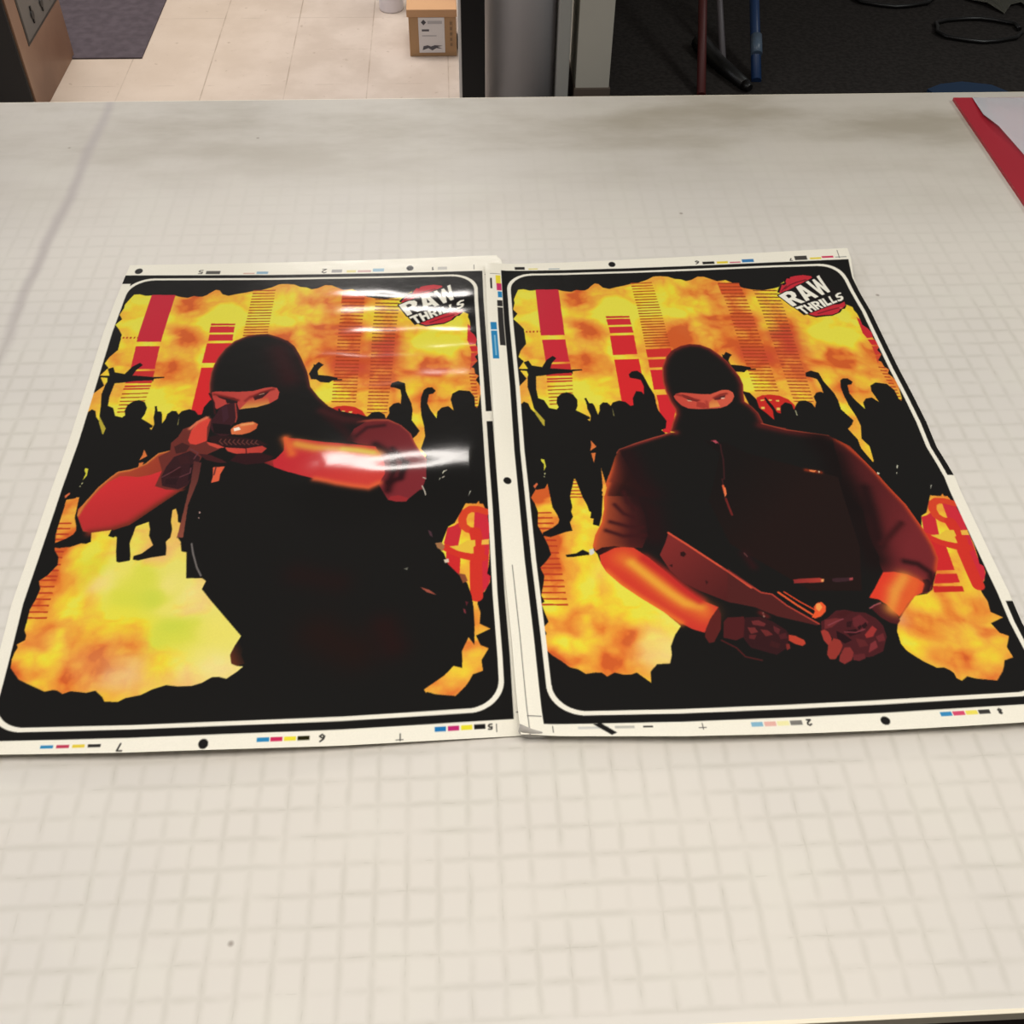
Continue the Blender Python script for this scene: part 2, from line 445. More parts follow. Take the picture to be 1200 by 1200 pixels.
# ------------------------------------------------------------------ printed posters
EDGES = {'L': {'top': [[-19.26, 38.01, 0.1], [-15.52, 38.0, 0.04], [-11.58, 37.93, 0.02], [-5.97, 37.91, 0.02], [-0.53, 37.95, 0.04]], 'bottom': [[-18.96, 9.83, 0.3], [-18.04, 9.81, 0.35], [-13.66, 9.7, 0.42], [-9.73, 9.73, 0.4], [-6.36, 9.82, 0.28], [-0.3, 10.14, 0.03]], 'left': [[-19.26, 38.01, 0.1], [-19.38, 35.91, 0.064], [-19.45, 33.27, 0.02], [-19.4, 29.21, 0.02], [-19.35, 25.34, 0.02], [-19.4, 22.41, 0.02], [-19.4, 20.09, 0.02], [-19.42, 16.13, 0.053], [-19.28, 14.2, 0.187], [-18.96, 9.83, 0.3]], 'right': [[-0.53, 37.95, 0.04], [-0.55, 35.34, 0.038], [-0.51, 31.95, 0.02], [-0.47, 28.68, 0.02], [-0.44, 26.14, 0.02], [-0.41, 23.16, 0.02], [-0.37, 20.58, 0.02], [-0.36, 15.94, 0.023], [-0.3, 12.86, 0.037], [-0.3, 10.14, 0.03]]}, 'R': {'top': [[0.46, 37.75, 0.1], [3.79, 37.85, 0.02], [7.24, 37.92, 0.02], [11.18, 38.04, 0.03], [15.23, 38.12, 0.1], [19.08, 37.7, 0.5]], 'bottom': [[0.72, 9.65, 0.35], [5.63, 9.54, 0.38], [9.69, 9.57, 0.36], [12.81, 9.65, 0.3], [18.03, 9.76, 0.35], [19.58, 9.75, 0.4]], 'left': [[0.46, 37.75, 0.1], [0.43, 33.26, 0.058], [0.47, 28.33, 0.02], [0.44, 23.95, 0.02], [0.47, 22.07, 0.02], [0.53, 17.46, 0.02], [0.64, 13.72, 0.02], [0.69, 10.47, 0.195], [0.72, 9.65, 0.35]], 'right': [[19.08, 37.7, 0.5], [18.98, 36.35, 0.341], [19.07, 35.29, 0.163], [19.26, 33.59, 0.02], [19.31, 31.46, 0.02], [19.36, 29.11, 0.02], [19.45, 27.05, 0.02], [19.49, 25.24, 0.02], [19.43, 23.53, 0.02], [19.55, 22.42, 0.02], [19.61, 21.62, 0.02], [19.57, 20.73, 0.077], [19.57, 15.06, 0.191], [19.5, 13.65, 0.306], [19.58, 9.75, 0.4]]}}
CURL = {'a': [[-0.13, 9.52, 0.75], [0.01, 9.44, 0.75], [0.25, 9.37, 0.65], [0.61, 9.33, 0.5], [0.97, 9.34, 0.3]], 'b': [[-0.19, 9.4, 0.45], [-0.07, 9.34, 0.2], [0.26, 9.3, 0.12], [0.65, 9.31, 0.12], [1.01, 9.36, 0.2]]}
RIDGES = [(2.17, 11.27, 20.49, 0.048, 0.5, 0.0419, 0.8), (3.5, 11.71, 20.41, 0.06, 0.62, 0.0438, 0.8), (5.08, 12.0, 20.31, 0.038, 0.42, 0.0459, 0.8), (6.49, 16.03, 20.23, 0.028, 0.28, 0.05, 0.8), (6.94, 10.64, 15.61, 0.02, 0.28, 0.0409, 0.8), (8.82, 15.4, 20.08, 0.052, 0.6, 0.0523, 0.8), (9.17, 11.97, 15.2, 0.02, 0.32, 0.0454, 0.8), (15.44, 10.82, 19.5, 0.31, 1.5, 0.0535, 1.2)]
BLOBS = {'R': [(1.15, 2.6, 0.5, 0, 0), (0.86, 3.88, 0.8, 0, 0), (1.26, 4.61, 0.85, 0, 0), (3.76, 2.3, 0.35, 0, 0), (4.98, 2.55, 0.35, 0, 0), (6.15, 2.24, 0.4, 0, 0), (5.57, 3.32, 0.75, 0, 0), (4.2, 3.62, 0.9, 0, 0), (6.19, 3.72, 0.9, 0, 0), (3.65, 4.67, 0.35, 0, 0), (4.35, 5.23, 0.35, 0, 0), (4.57, 6.11, 0.75, 0, 0), (3.7, 6.24, 0.8, 0, 0), (4.96, 6.47, 0.85, 0, 0), (4.15, 7.93, 0.25, 0, 0), (3.66, 7.58, 0.4, 0, 0), (4.64, 9.07, 0.35, 0, 0), (3.34, 9.64, 0.75, 0, 0), (4.08, 10.29, 0.6, 0, 0), (4.93, 10.02, 0.5, 0, 0), (1.11, 6.68, 0.5, 0, 0), (0.86, 7.34, 0.8, 0, 0), (1.33, 9.44, 0.3, 0, 0), (8.6, 1.82, 0.9, 0, 0), (9.58, 2.26, 0.5, 0, 0), (8.69, 3.51, 0.95, 0, 0), (9.87, 3.21, 0.85, 0, 0), (11.07, 2.92, 0.6, 0, 0), (10.47, 4.7, 0.05, 0, 0), (8.98, 4.97, 0.3, 0, 0), (8.35, 5.45, 0.1, 0, 0), (9.4, 5.69, 0.7, 0, 0), (10.35, 6.44, 0.7, 0, 0), (11.2, 6.5, 0.3, 0, 0), (7.97, 3.09, 0.7, 0, 0), (7.41, 3.06, 0.5, 0, 0), (7.89, 4.9, 0.3, 0, 0), (5.94, 5.49, 0.5, 0, 0), (6.54, 5.87, 0.35, 0, 0), (6.72, 7.56, 0.6, 0, 0), (6.73, 8.86, 0.8, 0, 0), (0.76, 12.14, 0.9, 0, 0), (1.38, 11.72, 0.95, 0, 0), (0.2, 9.57, 0.5, 0, 0), (0.24, 10.79, 0.9, 0, 0), (10.66, 3.81, 0.9, 0, 0), (10.62, 5.07, 0.15, 0, 0), (12.38, 2.07, 0.4, 0, 0), (12.15, 5.18, 0.2, 0, 0), (11.03, 6.82, 0.4, 0, 0), (11.95, 7.56, 0.05, 0, 0), (12.21, 6.4, 0.4, 0, 0), (13.01, 5.77, 0.9, 0, 0), (13.5, 4.2, 0.85, 0, 0), (12.98, 7.3, 0.2, 0, 0), (14.01, 6.19, 0.05, 0, 0), (13.66, 8.01, 0.15, 0, 0), (14.81, 3.57, 0.8, 0, 0), (15.11, 4.14, 0.85, 0, 0), (15.21, 5.4, 0.3, 0, 0), (15.95, 5.98, 0.85, 0, 0), (17.13, 5.36, 0.35, 0, 0), (16.08, 7.86, 0.1, 0, 0), (15.21, 7.46, 0.8, 0, 0), (17.89, 4.7, 0.95, 0, 0), (17.36, 6.08, 0.7, 0, 0), (17.66, 7.3, 0.3, 0, 0), (17.42, 8.45, 0.7, 0, 0), (16.56, 9.83, 0.5, 0, 0), (15.31, 9.43, 0.95, 0, 0), (14.34, 8.72, 0.4, 0, 0), (12.89, 9.41, 0.6, 0, 0), (11.41, 9.46, 0.95, 0, 0), (13.43, 10.54, 0.9, 0, 0), (15.97, 11.03, 0.3, 0, 0), (16.24, 11.51, 0.8, 0, 0), (15.71, 11.92, 0.8, 0, 0), (15.6, 13.36, 0.4, 0, 0), (15.77, 14.64, 0.5, 0, 0), (18.63, 8.37, 0.4, 0, 0), (12.71, 8.43, 0.3, 0, 0), (0.83, 16.51, 0.3, 0, 0), (1.04, 17.28, 0.8, 0, 0), (1.07, 17.9, 0.3, 0, 0), (2.27, 17.56, 1, 0, 0), (2.67, 18.79, 1, 0, 0), (1.94, 19.01, 0.6, 0, 0), (1.44, 19.7, 0.2, 0, 0), (1.02, 20.5, 0.15, 0, 0), (1.0, 21.61, 0.3, 0, 0), (2.05, 20.52, 0.5, 0, 0), (1.75, 21.63, 0.35, 0, 0), (2.65, 20.54, 1, 0, 0), (2.93, 21.66, 1, 0, 0), (3.64, 22.55, 0.95, 0, 0), (2.39, 22.62, 0.5, 0, 0), (2.05, 23.35, 0.3, 0, 0), (2.81, 23.78, 0.3, 0, 0), (3.54, 23.28, 0.95, 0, 0), (4.38, 23.2, 0.95, 0, 0), (1.08, 23.22, 0.6, 0, 0), (1.62, 24.16, 0.9, 0, 0), (0.64, 24.33, 0.4, 0, 0), (0.89, 25.03, 0.15, 0, 0), (0.78, 23.73, 0.7, 0, 0), (2.04, 24.77, 0.75, 0, 0), (3.23, 24.3, 0.7, 0, 0), (3.67, 24.61, 0.25, 0, 0), (2.89, 25.57, 0.05, 0, 0), (3.54, 25.49, 0.2, 0, 0), (4.1, 24.42, 0.3, 0, 0), (4.67, 24.44, 1, 0.6, 0), (4.89, 25.04, 0.95, 0.7, 0), (5.42, 23.86, 1, 0.3, 0), (4.12, 25.8, 0.6, 0, 0), (2.36, 25.36, 0.4, 0, 0), (1.41, 25.34, 0.4, 0, 0), (1.17, 22.38, 0.85, 0, 0), (1.55, 22.71, 0.8, 0, 0), (3.19, 21.0, 1, 0.3, 0), (17.8, 18.07, 0.4, 0, 0), (17.74, 19.05, 0.7, 0, 0), (17.62, 19.64, 0.9, 0, 0), (17.56, 20.81, 0.5, 0, 0), (17.64, 21.83, 0.5, 0, 0), (15.74, 23.01, 1, 0, 0), (15.03, 23.59, 0.7, 0, 0), (14.33, 24.17, 0.5, 0.8, 0), (14.23, 24.97, 1, 0, 0), (14.59, 25.59, 0.8, 0, 0), (15.09, 25.33, 0.6, 0, 0), (15.72, 24.06, 0.7, 0, 0), (17.06, 23.42, 0.25, 0, 0), (17.58, 22.71, 0.5, 0, 0), (17.53, 23.77, 0.4, 0, 0), (16.07, 24.49, 0.45, 0, 0), (15.69, 25.07, 0.6, 0, 0), (17.14, 24.36, 0.9, 0, 0), (16.63, 25.23, 0.7, 0, 0), (16.2, 25.7, 0.3, 0, 0), (17.72, 24.81, 0.25, 0, 0), (17.64, 25.4, 0.3, 0, 0), (16.73, 26.22, 0.2, 0, 0), (17.1, 26.53, 0.4, 0, 0), (16.11, 26.56, 0.6, 0, 0), (15.7, 26.15, 0.4, 0, 0), (18.2, 23.81, 0.6, 0, 0), (17.53, 25.89, 0.8, 0, 0), (14.53, 23.56, 0.8, 0.6, 0)],
 'L': [(1.15, 2.6, 0.5, 0, 0), (0.86, 3.88, 0.8, 0, 0), (1.26, 4.61, 0.85, 0, 0), (3.76, 2.3, 0.35, 0, 0), (4.98, 2.55, 0.35, 0, 0), (6.15, 2.24, 0.4, 0, 0), (5.57, 3.32, 0.75, 0, 0), (4.2, 3.62, 0.9, 0, 0), (6.19, 3.72, 0.9, 0, 0), (3.65, 4.67, 0.35, 0, 0), (4.35, 5.23, 0.35, 0, 0), (4.57, 6.11, 0.75, 0, 0), (3.7, 6.24, 0.8, 0, 0), (4.96, 6.47, 0.85, 0, 0), (4.15, 7.93, 0.25, 0, 0), (3.66, 7.58, 0.4, 0, 0), (4.64, 9.07, 0.35, 0, 0), (3.34, 9.64, 0.75, 0, 0), (4.08, 10.29, 0.6, 0, 0), (4.93, 10.02, 0.5, 0, 0), (1.11, 6.68, 0.5, 0, 0), (0.86, 7.34, 0.8, 0, 0), (1.33, 9.44, 0.3, 0, 0), (8.6, 1.82, 0.9, 0, 0), (9.58, 2.26, 0.5, 0, 0), (8.69, 3.51, 0.95, 0, 0), (9.87, 3.21, 0.85, 0, 0), (11.07, 2.92, 0.6, 0, 0), (10.47, 4.7, 0.05, 0, 0), (8.98, 4.97, 0.3, 0, 0), (8.35, 5.45, 0.1, 0, 0), (9.4, 5.69, 0.7, 0, 0), (10.35, 6.44, 0.7, 0, 0), (11.2, 6.5, 0.3, 0, 0), (7.97, 3.09, 0.7, 0, 0), (7.41, 3.06, 0.5, 0, 0), (7.89, 4.9, 0.3, 0, 0), (5.94, 5.49, 0.5, 0, 0), (6.54, 5.87, 0.35, 0, 0), (6.72, 7.56, 0.6, 0, 0), (6.73, 8.86, 0.8, 0, 0), (0.76, 12.14, 0.9, 0, 0), (1.38, 11.72, 0.95, 0, 0), (0.2, 9.57, 0.5, 0, 0), (0.24, 10.79, 0.9, 0, 0), (10.66, 3.81, 0.9, 0, 0), (10.62, 5.07, 0.15, 0, 0), (12.38, 2.07, 0.4, 0, 0), (12.15, 5.18, 0.2, 0, 0), (11.03, 6.82, 0.4, 0, 0), (11.95, 7.56, 0.05, 0, 0), (12.21, 6.4, 0.4, 0, 0), (13.01, 5.77, 0.9, 0, 0), (13.5, 4.2, 0.85, 0, 0), (12.98, 7.3, 0.2, 0, 0), (14.01, 6.19, 0.05, 0, 0), (13.66, 8.01, 0.15, 0, 0), (14.81, 3.57, 0.8, 0, 0), (15.11, 4.14, 0.85, 0, 0), (15.21, 5.4, 0.3, 0, 0), (15.95, 5.98, 0.85, 0, 0), (17.13, 5.36, 0.35, 0, 0), (16.08, 7.86, 0.1, 0, 0), (15.21, 7.46, 0.8, 0, 0), (17.89, 4.7, 0.95, 0, 0), (17.36, 6.08, 0.7, 0, 0), (17.66, 7.3, 0.3, 0, 0), (17.42, 8.45, 0.7, 0, 0), (16.56, 9.83, 0.5, 0, 0), (15.31, 9.43, 0.95, 0, 0), (14.34, 8.72, 0.4, 0, 0), (12.89, 9.41, 0.6, 0, 0), (11.41, 9.46, 0.95, 0, 0), (13.43, 10.54, 0.9, 0, 0), (15.97, 11.03, 0.3, 0, 0), (16.24, 11.51, 0.8, 0, 0), (15.71, 11.92, 0.8, 0, 0), (15.6, 13.36, 0.4, 0, 0), (15.77, 14.64, 0.5, 0, 0), (18.63, 8.37, 0.4, 0, 0), (12.71, 8.43, 0.3, 0, 0), (17.8, 18.07, 0.4, 0, 0), (17.74, 19.05, 0.7, 0, 0), (17.62, 19.64, 0.9, 0, 0), (17.56, 20.81, 0.5, 0, 0), (17.64, 21.83, 0.5, 0, 0), (15.74, 23.01, 1, 0, 0), (15.03, 23.59, 0.7, 0, 0), (14.33, 24.17, 0.5, 0.8, 0), (14.23, 24.97, 1, 0, 0), (14.59, 25.59, 0.8, 0, 0), (15.09, 25.33, 0.6, 0, 0), (15.72, 24.06, 0.7, 0, 0), (17.06, 23.42, 0.25, 0, 0), (17.58, 22.71, 0.5, 0, 0), (17.53, 23.77, 0.4, 0, 0), (16.07, 24.49, 0.45, 0, 0), (15.69, 25.07, 0.6, 0, 0), (17.14, 24.36, 0.9, 0, 0), (16.63, 25.23, 0.7, 0, 0), (16.2, 25.7, 0.3, 0, 0), (17.72, 24.81, 0.25, 0, 0), (17.64, 25.4, 0.3, 0, 0), (16.73, 26.22, 0.2, 0, 0), (17.1, 26.53, 0.4, 0, 0), (16.11, 26.56, 0.6, 0, 0), (15.7, 26.15, 0.4, 0, 0), (18.2, 23.81, 0.6, 0, 0), (17.53, 25.89, 0.8, 0, 0), (14.53, 23.56, 0.8, 0.6, 0), (1.43, 18.82, 0.3, 0, 0), (2.91, 19.34, 1, 0, 0), (3.54, 21.02, 0.95, 0.9, 0), (3.16, 21.7, 1, 0, 0), (1.47, 20.86, 0.3, 0, 0), (2.23, 21.11, 0.5, 0, 0), (4.11, 20.33, 1, 0.4, 0), (5.26, 19.76, 0.6, 0.6, 0), (5.23, 20.59, 1, 0, 0.6), (5.48, 21.53, 1, 0, 1), (6.52, 23.36, 1, 0, 1), (6.09, 23.98, 1, 0, 0.7), (6.98, 21.59, 0.5, 0.8, 0), (7.01, 22.5, 0.45, 0.85, 0), (7.98, 23.52, 1, 0.5, 0), (2.01, 23.34, 0.38, 0.1, 0), (3.46, 23.37, 0.9, 0, 0), (2.9, 23.57, 0.5, 0.1, 0), (5.13, 23.19, 0.6, 0, 0), (5.27, 24.16, 0.5, 0, 0), (3.93, 24.75, 0.3, 0.2, 0), (2.22, 24.5, 0.7, 0, 0), (0.97, 24.88, 0.3, 0, 0), (3.1, 25.74, 0.22, 0, 0), (3.58, 25.15, 0.36, 0.2, 0), (4.94, 25.39, 0.5, 0.7, 0), (4.56, 26.18, 0.7, 0, 0), (6.21, 25.03, 0.95, 0, 0), (6.86, 24.85, 0.9, 0.4, 0), (7.67, 24.68, 0.95, 0.6, 0), (7.35, 25.59, 0.5, 0.75, 0), (1.35, 24.27, 0.6, 0, 0), (1.81, 25.41, 0.6, 0, 0), (8.22, 25.12, 0.6, 0.95, 0), (2.97, 20.43, 1, 0, 0.4), (4.73, 21.74, 1, 0, 0.6), (5.98, 20.85, 0.8, 0.6, 0), (4.28, 19.37, 1, 0.4, 0.2), (6.36, 22.13, 0.4, 0.5, 0), (1.23, 21.66, 0.15, 0, 0), (1.73, 22.34, 0.4, 0, 0), (1.0, 22.99, 0.8, 0, 0), (4.5, 22.41, 0.9, 0, 0), (3.81, 19.73, 1, 0.4, 0)]}  # left sheet's pale lower-left spots also paint in a haze reflection
